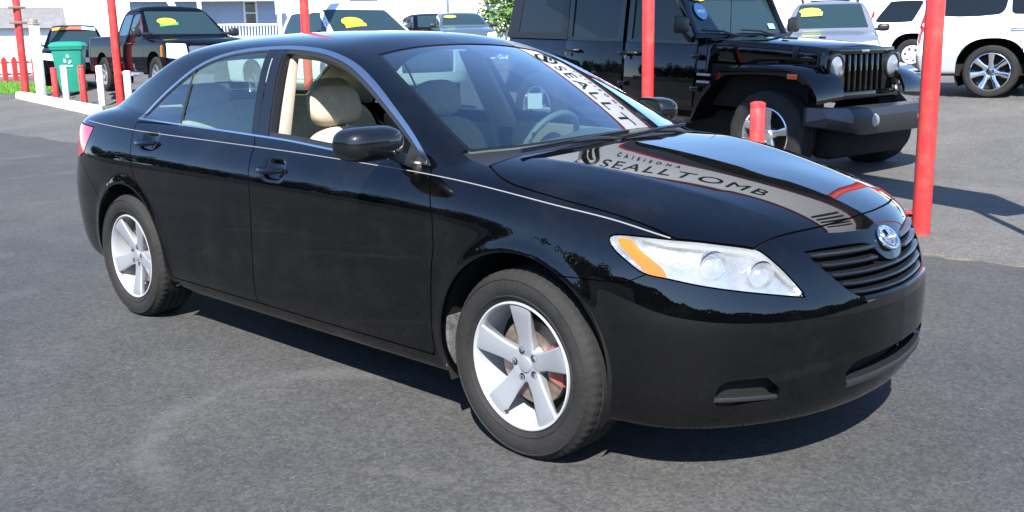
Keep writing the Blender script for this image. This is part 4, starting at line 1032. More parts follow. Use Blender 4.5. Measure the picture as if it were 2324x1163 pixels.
        # hardtop side behind the doors, with its pane
        m=MB(); fr=[(-3.70,1.17),(-2.64,1.17),(-2.64,1.72),(-3.62,1.72)]; inn=[(-3.50,1.24),(-2.74,1.24),(-2.74,1.66),(-3.45,1.66)]
        L=lambda p,o:(p[0],s*(.745-.10*(p[1]-1.165)+o),Z(p[1]))
        vs=[L(p,0) for p in fr]+[L(p,0) for p in inn]+[L(p,-.04) for p in fr]+[L(p,-.04) for p in inn]; m.add(vs,fs); ht=m.build('hardtop_side',mat('hardtop_black',(.008,.008,.009),.32),R,30)
        m=MB(); m.add([L(p,-.006) for p in inn],[(0,1,2,3)]); m.build('quarter_pane',DGLASS,ht,0)
        m=MB(); m.loft([[(-.86,s*.80,Z(1.27)),(-.80,s*.80,Z(1.27)),(-.80,s*.80,Z(1.42)),(-.86,s*.80,Z(1.42))],[(-.87,s*.99,Z(1.27)),(-.81,s*.99,Z(1.27)),(-.81,s*.99,Z(1.44)),(-.87,s*.99,Z(1.44))]]); mr=m.build('door_mirror',TRIM,R,35,.03)
        m=MB(); m.tube([(-.83,s*.76,Z(1.20)),(-.83,s*.86,Z(1.29))],.025,8); m.build('mirror_arm',TRIM,mr)
        # wing badge plates
        for z,L_ in ((.875,.20),(.805,.24)):
            m=MB(); m.box((-.70,min(s*.775,s*.792),Z(z)),(-.70+L_*.8,max(s*.775,s*.792),Z(z+.022))); m.build('wing_badge',mat('badge_grey',(.32,.33,.34),.35),R)
    # windscreen and roof
    a,b=(-.76,1.225),(-1.10,1.745)
    def Q(t,y,o=0): return (a[0]+(b[0]-a[0])*t+o*.84,y,Z(a[1]+(b[1]-a[1])*t)+o*.55)
    m=MB()
    def bar(t0,t1,y0,y1): m.add([Q(t0,y0),Q(t0,y1),Q(t1,y1),Q(t1,y0),Q(t0,y0,-.06),Q(t0,y1,-.06),Q(t1,y1,-.06),Q(t1,y0,-.06)],[(0,1,2,3),(7,6,5,4),(0,4,5,1),(1,5,6,2),(2,6,7,3),(3,7,4,0)])
    bar(0,.09,-.74,.74); bar(.91,1,-.70,.70); bar(.09,.91,-.735,-.655); bar(.09,.91,.655,.735)
    wf=m.build('windscreen_frame',P,R,35,.012)
    m=MB(); m.add([Q(.07,-.67,-.025),Q(.07,.67,-.025),Q(.93,.67,-.025),Q(.93,-.67,-.025)],[(0,1,2,3)]); m.build('windscreen_pane',MGLASS,wf,0)
    for y in (-.35,.25):
        m=MB(); m.tube([Q(.02,y+.2,.02),Q(.10,y,.02),Q(.13,y-.28,.012)],.011,6); m.build('wiper',TRIM,wf)
    n=(.84,0,.55)
    k=MB(); c=Vector(Q(.50,-.50,-.010)); u=Vector((0,1,0)); v=Vector(n).cross(u); v=v if v.z>0 else -v
    k.add([c+u*(.085*math.cos(t))+v*(.095*math.sin(t)) for t in np.linspace(0,2*math.pi,25)[:-1]],[tuple(range(24))]); so=k.build('windscreen_sticker',mat('sticker_blue',(.22,.36,.62),.5),wf,0)
    k=MB(); c=c+Vector(n)*.003; k.add([c+u*(p)+v*(q) for p,q in ((-.06,-.02),(.06,-.02),(.06,.015),(-.06,.015))],[(0,1,2,3)]); k.build('sticker_band',mat('sticker_pale',(.62,.70,.80),.5),so,0)
    k=MB(); c=Vector(Q(.84,-.46,-.010)); k.add([c+u*(.17*math.cos(t))+v*(.095*math.sin(t)) for t in np.linspace(0,2*math.pi,25)[:-1]],[tuple(range(24))]); k.build('price_sticker',YELLOW,wf,0)
    k=MB(); c=Vector(Q(.22,.52,-.010)); k.add([c+u*p+v*q for p,q in ((-.05,-.03),(.05,-.03),(.05,.03),(-.05,.03))],[(0,1,2,3)]); k.build('permit_sticker',mat('sticker_teal',(.25,.55,.55),.5),wf,0)
    m=MB(); m.loft([[(-3.66,-.70,Z(1.70)),(-3.66,.70,Z(1.70)),(-3.62,.62,Z(1.81)),(-3.62,-.62,Z(1.81))],[(-.96,-.70,Z(1.70)),(-.96,.70,Z(1.70)),(-1.02,.62,Z(1.79)),(-1.02,-.62,Z(1.79))]]); m.build('hardtop_roof',mat('hardtop_black',(.008,.008,.009),.32),R,35,.03)
    m=MB(); m.box((-3.69,-.66,Z(1.24)),(-3.66,.66,Z(1.66))); m.build('tailgate_pane',DGLASS,R)
    # front bumper with paler end caps, fog lamps, recess
    rings=[]
    for y in np.linspace(-.89,.89,17):
        k=max(0,abs(y)-.54)/.38; x=.97-.16*k*k; z0=.44+.08*k; z1=.665
        rings.append([(x-.24,y,Z(z0)),(x-.03,y,Z(z0)),(x,y,Z(z0+.05)),(x,y,Z(z1-.06)),(x-.05,y,Z(z1)),(x-.24,y,Z(z1))])
    m=MB(); m.loft(rings); bp=m.build('front_bumper',mat('bumper_black',(.018,.019,.021),.38),R,35)
    for s in (-1,1):
        rings=[]
        for y in np.linspace(.69,.902,6):
            k=max(0,abs(y)-.54)/.38; x=.978-.16*k*k; z0=.47+.08*k; z1=.672
            rings.append([(x-.2,s*y,Z(z0)),(x,s*y,Z(z0+.05)),(x,s*y,Z(z1-.06)),(x-.05,s*y,Z(z1)),(x-.2,s*y,Z(z1))])
        m=MB(); m.loft(rings); m.build('bumper_cap',mat('bumper_grey',(.07,.075,.08),.45),bp,35)
        k=MB(); k.lathe([(0,-.02),(.05,-.015),(.06,.0)],20,T(.965,s*.38,Z(.56))@RZ(math.pi/2)); k.build('fog_lamp',mat('fog_glass',(.25,.26,.27),.1,coat=.6),bp,40)
    m=MB(); m.box((.50,-.62,Z(.20)),(.72,.62,Z(.46))); m.build('skid_plate',DARKM,R,30,.05)
    m=MB(); m.box((-3.5,-.55,Z(.30)),(.5,.55,Z(.54))); m.build('chassis',DARKM,R)
    m=MB(); m.tube([(.22,-.75,.40),(.22,.75,.40)],.07,10); m.tube([(-2.95,-.75,.40),(-2.95,.75,.40)],.07,10); m.build('axle',DARKM,R)
    m=MB(); m.tube([(-.42,-.66,Z(1.05)),(-.44,-.665,Z(1.95))],.004,6); m.build('aerial',TRIM,R)
    pw=plain_wheel(.395,.255,.245,5,mat('polished_alloy',(.60,.60,.62),.18,metal=.9))
    for x in (.22,-2.95):
        for s in (-1,1): place_wheel(R,pw,(x,s*.80,.395),0 if s<0 else math.pi,x*.3)
    # spare on the tailgate
    place_wheel(R,pw,(-3.85,.05,Z(1.0)),math.radians(-90),0)
build_offroader()

XW=lambda lo,hi:(lambda q:(q.N[:,0]>.15)&(q.V[:,0]>lo)&(q.V[:,0]<hi))
XB=lambda lo,hi:(lambda q:(q.N[:,0]<-.15)&(q.V[:,0]>lo)&(q.V[:,0]<hi))
def rr(x0,x1,z0,z1,r=.06,tx0=0,tx1=0):
    """rounded window outline; tx shifts the top corners"""
    P=[]
    for (x,z,cx,cz) in ((x0,z0,1,1),(x1,z0,-1,1),(x1+tx1,z1,-1,-1),(x0+tx0,z1,1,-1)):
        P.append((x+cx*r,z) if True else 0); P.append((x,z+cz*r))
    P=[P[1],P[0],P[2],P[3],P[5],P[4],P[6],P[7]]
    return crv([p+(0,) for p in P],3,True)
def big_suv_spec(wheel):
    hw=1.0; wb=2.95
    return dict(hw=hw,wb=wb,lo=(-4.25,-1.1,.2),hi=(1.05,1.1,1.98),belt=1.17,sill=.36,kf=.22,kr=.10,rl=.06,rg=.09,
      prof=[(.2,.93),(.4,.985),(.7,1.0),(.95,.995),(1.1,.97),(1.25,.93)],
      top=[(-4.2,1.18),(-1,1.18),(-.55,1.19),(0,1.16),(.6,1.10),(.9,1.02)],
      xf=[(.3,.86),(.6,.93),(.9,.92),(1.1,.86)],xr=[(.3,-4.05),(.6,-4.13),(.9,-4.11),(1.2,-4.06)],
      gside=[(1.0,.97),(1.17,.945),(1.5,.86),(1.8,.76),(1.95,.70)],roof=[(-4.1,1.86),(-3.2,1.90),(-2,1.92),(-1.3,1.89),(-.8,1.80)],
      ws=[(1.1,-.42),(1.2,-.55),(1.5,-.92),(1.8,-1.32),(1.95,-1.55)],bl=[(1.1,-4.08),(1.5,-3.97),(1.9,-3.80)],
      arch=[(0,.42,.50),(-wb,.42,.50)],archp=.80,
      side=[rr(-1.78,-.72,1.27,1.74,.05,0,-.42),rr(-2.72,-1.88,1.27,1.74,.05),rr(-3.82,-2.80,1.27,1.74,.10,.0,0)],
      doors=[[(-1.83,.50),(-.60,.50),(-.58,1.0),(-.66,1.17),(-1.15,1.76),(-1.83,1.76)],[(-2.76,1.0),(-2.55,.85),(-2.46,.50),(-1.83,.50),(-1.83,1.76),(-2.76,1.76)]],
      front=[('windscreen',np.array([(-.80,1.20),(.80,1.20),(.66,1.74),(-.66,1.74)]),XW(-1.5,-.3),DGLASS,-.006),
             ('grille',np.array([(-.55,.70),(.55,.70),(.58,1.0),(-.58,1.0)]),XW(.5,1.1),SATIN,-.01),
             ('headlamp',np.array([(-.93,.72),(-.62,.72),(-.62,1.02),(-.90,1.02)]),XW(.3,1.1),LAMPW,0),('headlamp',np.array([(.93,.72),(.62,.72),(.62,1.02),(.90,1.02)]),XW(.3,1.1),LAMPW,0),
             ('rear_screen',np.array([(-.72,1.22),(.72,1.22),(.62,1.72),(-.62,1.72)]),XB(-4.4,-3.5),DGLASS,-.006),
             ('tail_lamp',np.array([(-.97,.85),(-.78,.85),(-.74,1.50),(-.92,1.50)]),XB(-4.4,-3.5),REDL,.004),('tail_lamp',np.array([(.97,.85),(.78,.85),(.74,1.50),(.92,1.50)]),XB(-4.4,-3.5),REDL,.004)],
      cladding=(.66,mat('cladding_grey',(.30,.31,.32),.5)),handles=[(-1.65,1.06,.20),(-2.60,1.06,.20)],hoff=-.02,hmat=SPAINT,mirror=(-.62,.98,1.22),wheel=wheel)
CW=dict(parts=plain_wheel(.405,.28,.285,7,mat('chrome_wheel',(.74,.75,.77),.12,metal=1.0)),R=.405,W=.28)
_h=math.radians(10)
o=thing('white_suv','white sport utility vehicle with big chrome seven-spoke wheel at the right edge','car',(-2.75+2.95*math.cos(_h),13.85+2.95*math.sin(_h),.44),_h)
make_vehicle(o,big_suv_spec(CW),WPAINT,DGLASS)
SW=dict(parts=plain_wheel(.385,.25,.225,6,mat('steel_wheel',(.60,.60,.60),.4,metal=.4),'disc'),R=.385,W=.25)
sp=big_suv_spec(SW); sp['cladding']=(.50,WPAINT); sp['handles']=[(-1.65,1.06,.20),(-2.60,1.06,.20)]; sp['hmat']=TRIM
_h=math.radians(16)
o=thing('white_suv','white sport utility vehicle with small-holed steel wheel between the silver vehicle and the red post','car',(-4.45,23.45,.58),_h)
sp['side']=[rr(-1.78,-.72,1.20,1.72,.05,0,-.44),rr(-2.74,-1.88,1.20,1.72,.05,.18,0),rr(-3.85,-2.95,1.20,1.72,.05,.30,.20)]
make_vehicle(o,sp,WPAINT,DGLASS)

def pickup_spec(wheel):
    hw=.98; wb=3.6
    def H(x): return x
    return dict(hw=hw,wb=wb,lo=(-4.95,-1.1,.25),hi=(1.05,1.1,1.98),belt=1.22,sill=.45,kf=.20,kr=.05,rl=.05,rg=.08,
      prof=[(.3,.92),(.5,.97),(.8,.98),(1.05,.97),(1.2,.93),(1.35,.90)],
      top=[(-4.8,1.30),(-2.72,1.30),(-2.6,1.22),(-.5,1.22),(0,1.20),(.6,1.15),(.9,1.06)],
      xf=[(.4,.90),(.7,.95),(1.0,.93),(1.15,.86)],xr=[(.4,-4.75),(.8,-4.82),(1.3,-4.80)],
      gside=[(1.1,.95),(1.25,.92),(1.6,.80),(1.85,.70)],roof=[(-2.7,1.80),(-2.2,1.88),(-1.6,1.90),(-1.0,1.84)],
      ws=[(1.15,-.42),(1.25,-.55),(1.5,-.90),(1.8,-1.32),(1.9,-1.5)],bl=[(1.1,-2.66),(1.5,-2.58),(1.85,-2.44)],wsk=.5,
      arch=[(0,.43,.48),(-wb,.43,.48)],archp=.85,
      side=[rr(-1.66,-.80,1.27,1.70,.06,0,-.42),rr(-2.42,-1.75,1.27,1.70,.06,.08,0)],
      doors=[[(-1.71,.55),(-.62,.55),(-.60,1.0),(-.70,1.22),(-1.18,1.76),(-1.71,1.76)],[(-2.55,.55),(-1.71,.55),(-1.71,1.76),(-2.45,1.76),(-2.55,1.2)]],
      front=[('windscreen',np.array([(-.80,1.26),(.80,1.26),(.66,1.76),(-.66,1.76)]),XW(-1.6,-.3),MGLASS,-.006),
             ('grille',np.array([(-.52,.66),(.52,.66),(.56,1.02),(-.56,1.02)]),XW(.5,1.1),mat('grille_dark_chrome',(.25,.25,.26),.25,metal=.8),-.02),
             ('headlamp',np.array([(-.95,.78),(-.58,.74),(-.60,1.04),(-.93,1.06)]),XW(.2,1.1),LAMPW,.004),('headlamp',np.array([(.95,.78),(.58,.74),(.60,1.04),(.93,1.06)]),XW(.2,1.1),LAMPW,.004)],
      handles=[(-1.52,1.08,.20),(-2.38,1.08,.20)],hoff=-.02,mirror=(-.68,.96,1.30),msize=(.07,.10,.09),wheel=wheel)
DW=dict(parts=plain_wheel(.40,.265,.24,6,mat('grey_alloy',(.30,.30,.31),.35,metal=.6)),R=.40,W=.265)
WPS=[(YELLOW,GREEN),(YELLOW,)]
o=thing('pickup_truck','dark blue-black crew-cab pickup truck with yellow and green windscreen sticker beside the green bin','truck',(-17.6,8.05,.43),math.radians(-9)); o.scale=(1.06,1.06,1.06)
make_vehicle(o,pickup_spec(DW),BLUEBLACK,MGLASS)
sticker(o,(-.93,-.33,1.53),(.78,0,.62),(.20,.085),(YELLOW,GREEN))
for s in (-1,1):
    m=MB(); m.loft([[(.62,s*.945,.80),(.50,s*.975,.80),(.50,s*.962,1.02),(.62,s*.935,1.02)],[(.60,s*.955,.80),(.48,s*.990,.80),(.48,s*.978,1.02),(.60,s*.946,1.02)]]); m.build('turn_lamp',AMBER,o)
m=MB(); m.box((-2.3,-.78,.36),(-.72,-.90,.42)) if False else m.tube([(-2.45,-1.0,.44),(-.75,-1.0,.44)],.05,10); m.build('side_step',SPAINT,o)
o=thing('pickup_truck','white pickup truck with yellow oval windscreen sticker parked behind the sedan roof','truck',(-11.10,8.20,.26),math.radians(-7)); o.scale=(1.04,1.04,1.04)
make_vehicle(o,pickup_spec(DW),WPAINT,MGLASS)
sticker(o,(-.93,-.30,1.53),(.78,0,.62),(.22,.10),(YELLOW,mat('sticker_orange',(.75,.42,.03),.5)))

def car_spec(wheel, tall=0.0):
    hw=.90; wb=2.72; T_=tall
    return dict(hw=hw,wb=wb,lo=(-3.9,-1.0,.12),hi=(1.05,1.0,1.62+T_),belt=.98+T_*.5,sill=.22+T_*.4,kf=.30,kr=.20,rl=.07,rg=.07,
      prof=[(.15,.82),(.35,.885),(.6,.90),(.8,.89),(.95,.84),(1.1,.76)] if T_==0 else [(.2,.84),(.45,.89),(.8,.90),(1.0,.885),(1.12,.83),(1.3,.76)],
      top=[(-3.7,1.02+T_*.5),(-3,1.05+T_*.5),(-.5,1.0+T_*.5),(0,.96+T_*.5),(.5,.88+T_*.5),(.9,.76+T_*.5)],
      xf=[(.2,.84),(.5,.93),(.7,.90),(.85,.80),(1.0,.66)] if T_==0 else [(.3,.82),(.6,.90),(.85,.88),(1.05,.78)],xr=[(.3,-3.55),(.6,-3.66),(1.0,-3.58)],
      gside=[(.9,.84),(1.0,.80),(1.25,.70),(1.45,.60)] if T_==0 else [(1.0,.86),(1.2,.81),(1.45,.72),(1.7,.62)],
      roof=[(-3.3,1.32+T_),(-2.6,1.42+T_),(-1.9,1.46+T_),(-1.3,1.44+T_),(-.8,1.36+T_)],
      ws=[(.95+T_*.4,-.16),(1.0+T_*.45,-.27),(1.2+T_*.6,-.64),(1.4+T_,-1.06),(1.5+T_,-1.3)],
      bl=([(.95,-3.45),(1.1,-3.2),(1.3,-2.8),(1.45,-2.5)] if T_==0 else [(1.0,-3.62),(1.3,-3.54),(1.7,-3.36)]),wsk=.48,blk=.5 if T_==0 else .8,
      arch=[(0,.33,.36),(-wb,.33,.36)],
      side=[rr(-1.56,-.60,1.03+T_*.5,1.33+T_*.95,.05,0,-.42),rr(-2.50,-1.66,1.03+T_*.5,1.33+T_*.95,.05,.18 if T_==0 else 0,0)]+([] if T_==0 else [rr(-3.25,-2.60,1.03+T_*.5,1.31+T_*.95,.05,.12,0)]),
      doors=[[(-1.61,.30),(-.45,.30),(-.42,.8),(-.52,1.0+T_*.5),(-1.05,1.38+T_),(-1.61,1.38+T_)],[(-2.4,.32),(-1.61,.30),(-1.61,1.38+T_),(-2.5,1.3+T_),(-2.6,.9)]],
      front=[('windscreen',np.array([(-.70,1.02+T_*.5),(.70,1.02+T_*.5),(.56,1.37+T_),(-.56,1.37+T_)]),XW(-1.5,.1),MGLASS,-.006),
             ('grille',np.array([(-.36,.50+T_*.5),(.36,.50+T_*.5),(.40,.64+T_*.5),(-.40,.64+T_*.5)]),XW(.5,1.1),mat('grille_dark_chrome',(.25,.25,.26),.25,metal=.8),-.015),
             ('headlamp',np.array([(-.85,.60+T_*.5),(-.50,.56+T_*.5),(-.54,.74+T_*.5),(-.82,.78+T_*.5)]),XW(.1,1.1),LAMPW,.004),('headlamp',np.array([(.85,.60+T_*.5),(.50,.56+T_*.5),(.54,.74+T_*.5),(.82,.78+T_*.5)]),XW(.1,1.1),LAMPW,.004),
             ('tail_lamp',np.array([(-.86,.75+T_*.4),(-.55,.75+T_*.4),(-.55,.92+T_*.4),(-.84,.92+T_*.4)]),XB(-4,-2.9),REDL,.004),('tail_lamp',np.array([(.86,.75+T_*.4),(.55,.75+T_*.4),(.55,.92+T_*.4),(.84,.92+T_*.4)]),XB(-4,-2.9),REDL,.004)],
      handles=[(-1.45,.86+T_*.5,.18),(-2.35,.88+T_*.5,.18)],hoff=-.01,mirror=(-.55,.86,1.02+T_*.5),msize=(.08,.11,.07),wheel=wheel)
KW=dict(parts=plain_wheel(.325,.21,.21,5,ALLOY),R=.325,W=.21)
def face_cam(x,y,off=0): return math.atan2(-3.14-y,2.06-x)+math.radians(off)
sps=car_spec(KW,.24); sps['mmat']=TRIM
o=thing('silver_suv','silver compact sport utility vehicle facing the camera with yellow-green windscreen sticker','car',(-6.02,14.67,.42),face_cam(-5.75,14.75,1)); o.scale=(1.03,1.03,1.03)
make_vehicle(o,sps,SPAINT,MGLASS)
sticker(o,(-.755,-.36,1.47),(.84,-.12,.54),(.20,.07),(YELLOW,mat('sticker_lime',(.38,.60,.06),.5)))
for s in (-1,1):
    m=MB(); m.tube([(-1.3,s*.52,1.66),(-1.4,s*.54,1.73),(-2.9,s*.54,1.73),(-3.0,s*.52,1.66)],.02,8); m.build('roof_rail',TRIM,o)
m=MB(); m.box((-2.2,-.38,1.685),(-1.5,.38,1.70)); m.build('sunroof',DGLASS,o,30,.004)
spk=car_spec(KW,0)
o=thing('grey_sedan','grey-green sedan with pale green windscreen sticker under the trees, seen over the sedan roof','car',(-19.4,18.2,1.02),math.radians(-36))
make_vehicle(o,spk,TEALGREY,MGLASS)
sticker(o,(-.72,-.40,1.28),(.72,0,.66),(.20,.06),(mat('sticker_lime',(.38,.60,.06),.5),))
o=thing('dark_car','dark blue hatchback partly hidden between white pickup and grey-green sedan','car',(-21.6,19.2,.95),math.radians(-30))
make_vehicle(o,car_spec(KW,.12),BLUEBLACK,DGLASS)
o=thing('dark_car','dark minivan with orange, red and white windscreen strip behind the green bin','car',(-27.6,9.6,.42),math.radians(-24)); o.scale=(1.06,1.06,1.06)
make_vehicle(o,car_spec(KW,.30),BLUEBLACK,DGLASS)
for y0,y1,mt in ((-.58,-.18,mat('strip_orange',(.72,.30,.05),.5)),(-.18,.22,mat('strip_red',(.62,.10,.07),.5)),(.22,.58,mat('strip_white',(.72,.70,.74),.5))):  # strip in three colours along the top of the windscreen
    m=MB(); q=lambda y:-.06*(y/.6)**2
    m.loft([[(-.86+q(y),y,1.60-.04*(y/.6)**2),(-.98+q(y),y,1.685-.05*(y/.6)**2),(-1.0+q(y),y,1.67-.05*(y/.6)**2),(-.90+q(y),y,1.59-.04*(y/.6)**2)] for y in np.linspace(y0,y1,5)]); m.build('colour_strip',mt,o,40)

# ------------------------------------------------------------------ asphalt
def asphalt_material():
    m=bpy.data.materials.new('asphalt'); m.use_nodes=True; nt=m.node_tree; b=nt.nodes['Principled BSDF']; N=nt.nodes.new; L=nt.links.new
    tc=N('ShaderNodeTexCoord'); V=tc.outputs['Object']
    def noise(scale,detail=4,rough=.6,dist=0,vec=V):
        n=N('ShaderNodeTexNoise'); n.inputs['Scale'].default_value=scale; n.inputs['Detail'].default_value=detail; n.inputs['Roughness'].default_value=rough; n.inputs['Distortion'].default_value=dist; L(vec,n.inputs['Vector']); return n.outputs['Fac']
    def mr(x,a,bb,c,d):
        n=N('ShaderNodeMapRange'); n.inputs[1].default_value=a; n.inputs[2].default_value=bb; n.inputs[3].default_value=c; n.inputs[4].default_value=d; L(x,n.inputs[0]); return n.outputs[0]
    def mul(a,bb):
        n=N('ShaderNodeMath'); n.operation='MULTIPLY'
        L(a,n.inputs[0]); 
        if isinstance(bb,float): n.inputs[1].default_value=bb
        else: L(bb,n.inputs[1])
        return n.outputs[0]
    def mix(f,c1,c2,mode='MIX'):
        n=N('ShaderNodeMix'); n.data_type='RGBA'; n.blend_type=mode
        if isinstance(f,float): n.inputs[0].default_value=f
        else: L(f,n.inputs[0])
        for i,c in ((6,c1),(7,c2)):
            if isinstance(c,tuple): n.inputs[i].default_value=(*c,1)
            else: L(c,n.inputs[i])
        return n.outputs[2]
    sep=N('ShaderNodeSeparateXYZ'); L(V,sep.inputs[0])
    # seam between the newer near surface and the older, paler lot behind it
    wob=mr(noise(1.3,3),.3,.7,-.10,.10); ad=N('ShaderNodeMath'); ad.operation='ADD'; L(sep.outputs[1],ad.inputs[0]); L(wob,ad.inputs[1])
    old=mr(ad.outputs[0],3.08,3.14,0,1)
    col=mix(old,(.0505,.0500,.0490),(.092,.088,.082))
    col=mix(1.0,col,mix(mr(noise(.35,4,.6,.6),.35,.65,0,1),(.82,.84,.88),(1.16,1.14,1.10)),'MULTIPLY')
    col=mix(1.0,col,mix(mr(noise(2.2,5,.7),.3,.7,0,1),(.88,.88,.88),(1.12,1.12,1.11)),'MULTIPLY')
    col=mix(1.0,col,mix(mr(noise(19,5,.75),.30,.70,0,1),(.82,.82,.83),(1.19,1.19,1.17)),'MULTIPLY')
    # aggregate
    vor=N('ShaderNodeTexVoronoi'); vor.inputs['Scale'].default_value=88; L(V,vor.inputs['Vector'])
    bw=N('ShaderNodeRGBToBW'); L(vor.outputs['Color'],bw.inputs[0])
    g=mr(bw.outputs[0],.15,.85,.74,1.26)
    gc=N('ShaderNodeCombineColor'); [L(g,gc.inputs[i]) for i in range(3)]
    col=mix(1.0,col,gc.outputs[0],'MULTIPLY')
    fine=mr(noise(160,2,.8),.25,.75,.70,1.32); fc=N('ShaderNodeCombineColor'); [L(fine,fc.inputs[i]) for i in range(3)]
    col=mix(1.0,col,fc.outputs[0],'MULTIPLY')
    # sparse pale stones, and thin rust and dust stains
    st=mr(noise(48,1,.5),.735,.77,0,.35); col=mix(st,col,(.20,.19,.17))
    du=mul(mr(noise(.8,6,.7,1.2),.58,.72,0,.5),mr(noise(7,3),.4,.65,.2,1)); col=mix(du,col,(.115,.105,.090))
    # faint tyre-swept arcs
    wv=N('ShaderNodeTexWave'); wv.wave_type='RINGS'; wv.rings_direction='Z'; wv.inputs['Scale'].default_value=.28; wv.inputs['Distortion'].default_value=1.2; wv.inputs['Detail'].default_value=2; L(V,wv.inputs['Vector'])
    arc=mul(mr(wv.outputs['Fac'],.90,.99,0,.40),mr(noise(.9,3),.52,.66,0,1)); col=mix(arc,col,(.125,.125,.125))
    # a pale drying ring near the sedan, dark drips, hairline cracks
    def ring(cx,cy,r0,w,soft):
        x=N('ShaderNodeMath'); x.operation='SUBTRACT'; L(sep.outputs[0],x.inputs[0]); x.inputs[1].default_value=cx
        y=N('ShaderNodeMath'); y.operation='SUBTRACT'; L(sep.outputs[1],y.inputs[0]); y.inputs[1].default_value=cy
        cv=N('ShaderNodeCombineXYZ'); L(x.outputs[0],cv.inputs[0]); L(y.outputs[0],cv.inputs[1]); ln=N('ShaderNodeVectorMath'); ln.operation='LENGTH'; L(cv.outputs[0],ln.inputs[0])
        q=N('ShaderNodeMath'); q.operation='ADD'; L(ln.outputs['Value'],q.inputs[0]); L(mr(noise(5,3),.3,.7,-.035,.035),q.inputs[1])
        d=N('ShaderNodeMath'); d.operation='SUBTRACT'; L(q.outputs[0],d.inputs[0]); d.inputs[1].default_value=r0; a=N('ShaderNodeMath'); a.operation='ABSOLUTE'; L(d.outputs[0],a.inputs[0]); return mr(a.outputs[0],w,w+soft,1,0)
    col=mix(mul(mul(ring(-.75,-1.18,.60,.012,.08),mul(mr(noise(3,3),.35,.6,.1,1),mr(sep.outputs[0],-1.0,-.45,1,0))),.30),col,(.13,.13,.13))
    for cx,cy,r0 in ((1.9,.4,.0),(-4.6,-1.4,.0),(1.2,1.9,.0)): col=mix(mul(mul(ring(cx,cy,r0,.10,.22),mr(noise(11,4),.4,.62,0,1)),.55),col,(.022,.022,.023))
    ve=N('ShaderNodeTexVoronoi'); ve.feature='DISTANCE_TO_EDGE'; ve.inputs['Scale'].default_value=.42
    nv=N('ShaderNodeTexNoise'); nv.inputs['Scale'].default_value=2.5; nv.inputs['Detail'].default_value=5; L(V,nv.inputs['Vector']); va=N('ShaderNodeVectorMath'); va.operation='MULTIPLY_ADD'; L(nv.outputs['Color'],va.inputs[0]); va.inputs[1].default_value=(.55,.55,.0); L(V,va.inputs[2]); L(va.outputs[0],ve.inputs['Vector'])
    col=mix(mul(mul(mr(ve.outputs['Distance'],.0015,.0050,1,0),mr(noise(.45,3),.50,.60,0,1)),.38),col,(.022,.021,.020))
    # loose tan grit along the seam
    d1=N('ShaderNodeMath'); d1.operation='SUBTRACT'; L(ad.outputs[0],d1.inputs[0]); d1.inputs[1].default_value=3.10
    d2=N('ShaderNodeMath'); d2.operation='ABSOLUTE'; L(d1.outputs[0],d2.inputs[0])
    grit=mul(mul(mr(d2.outputs[0],.010,.028,1,0),mr(noise(9,3),.38,.62,.0,.8)),mr(sep.outputs[0],-6.0,-3.0,0,1)); col=mix(grit,col,(.21,.165,.11))
    L(col,b.inputs['Base Color']); b.inputs['Roughness'].default_value=.82; b.inputs['Specular IOR Level'].default_value=.35
    bp=N('ShaderNodeBump'); bp.inputs['Strength'].default_value=.45; bp.inputs['Distance'].default_value=.006; L(bw.outputs[0],bp.inputs['Height']); L(bp.outputs[0],b.inputs['Normal'])
    return m
def axis(lo,hi,near,n):
    t=np.linspace(-1,1,n); v=np.sign(t)*np.abs(t)**2.6; return np.where(v<0,-v*lo,v*hi)+near
xs=axis(-500,500,-8,181); ys=axis(-500,500,7,201)
vs=[(x,y,ground_z(x,y)) for y in ys for x in xs]; n=len(xs)
fs=[(j*n+i,j*n+i+1,(j+1)*n+i+1,(j+1)*n+i) for j in range(len(ys)-1) for i in range(n-1)]
g=bpy.data.meshes.new('asphalt_lot'); g.from_pydata(vs,[],fs); g.polygons.foreach_set('use_smooth',np.ones(len(g.polygons),bool)); o=link_mesh('asphalt_lot',g,asphalt_material()); o['kind']='structure'

# ------------------------------------------------------------------ posts, bollards, kerb
REDP=mat('red_post_paint',(.58,.035,.034),.45,noise=(7,.22),coat=.15,bump=(25,.15))
dusty(REDP,(.58,.035,.034),(.30,.10,.075),6.0)
WHITEP=mat('white_post_paint',(.78,.77,.75),.5,noise=(5,.08))
def post(x,y,h,r,mt,label,name='red_post',cat='post',group=None,cap=True,z=None,foot=False):
    z=ground_z(x,y) if z is None else z
    o=thing(name,label,cat,(x,y,z-.02),0,group)
    m=MB(); m.tube([(0,0,0),(0,0,h*.5),(0,0,h)],r,20); m.build('shaft',mt,o,40,.004)
    if cap:
        k=MB(); k.lathe([(0,h+r*.35),(r*.6,h+r*.28),(r*1.03,h+.002),(r*1.03,h-.03)],20,RX(math.pi/2)@Matrix.Identity(4)) if False else k.tube([(0,0,h-.03),(0,0,h+.004),(0,0,h+r*.3)],[r*1.04,r*1.04,r*.5],20); k.build('cap',mt,o,40)
    if foot:
        k=MB(); k.tube([(0,0,.0),(0,0,.035)],r*1.35,20); k.build('collar',mat('concrete_collar',(.20,.19,.175),.9,noise=(30,.3)),o,40)
    return o
def plane_at(s,off=0.0): return (-.32-.918*s+.397*off, 3.76+.397*s+.918*off)
o=post(*plane_at(0),3.45,.064,REDP,'thick red steel post standing right of the sedan nose','red_post','post','red posts carrying the fascia sign')
k=MB(); k.tube([(-.064,0,.13),(-.13,-.02,.12)],.03,8); k.build('pipe_stub',TRIM,o,40)
k=MB(); k.box((-.16,-.05,.165),(-.05,.03,.178)); k.build('stub_plate',REDP,o,30)
post(*plane_at(3.66),3.45,.064,REDP,'red steel post standing in front of the off-road vehicle doors','red_post','post','red posts carrying the fascia sign')
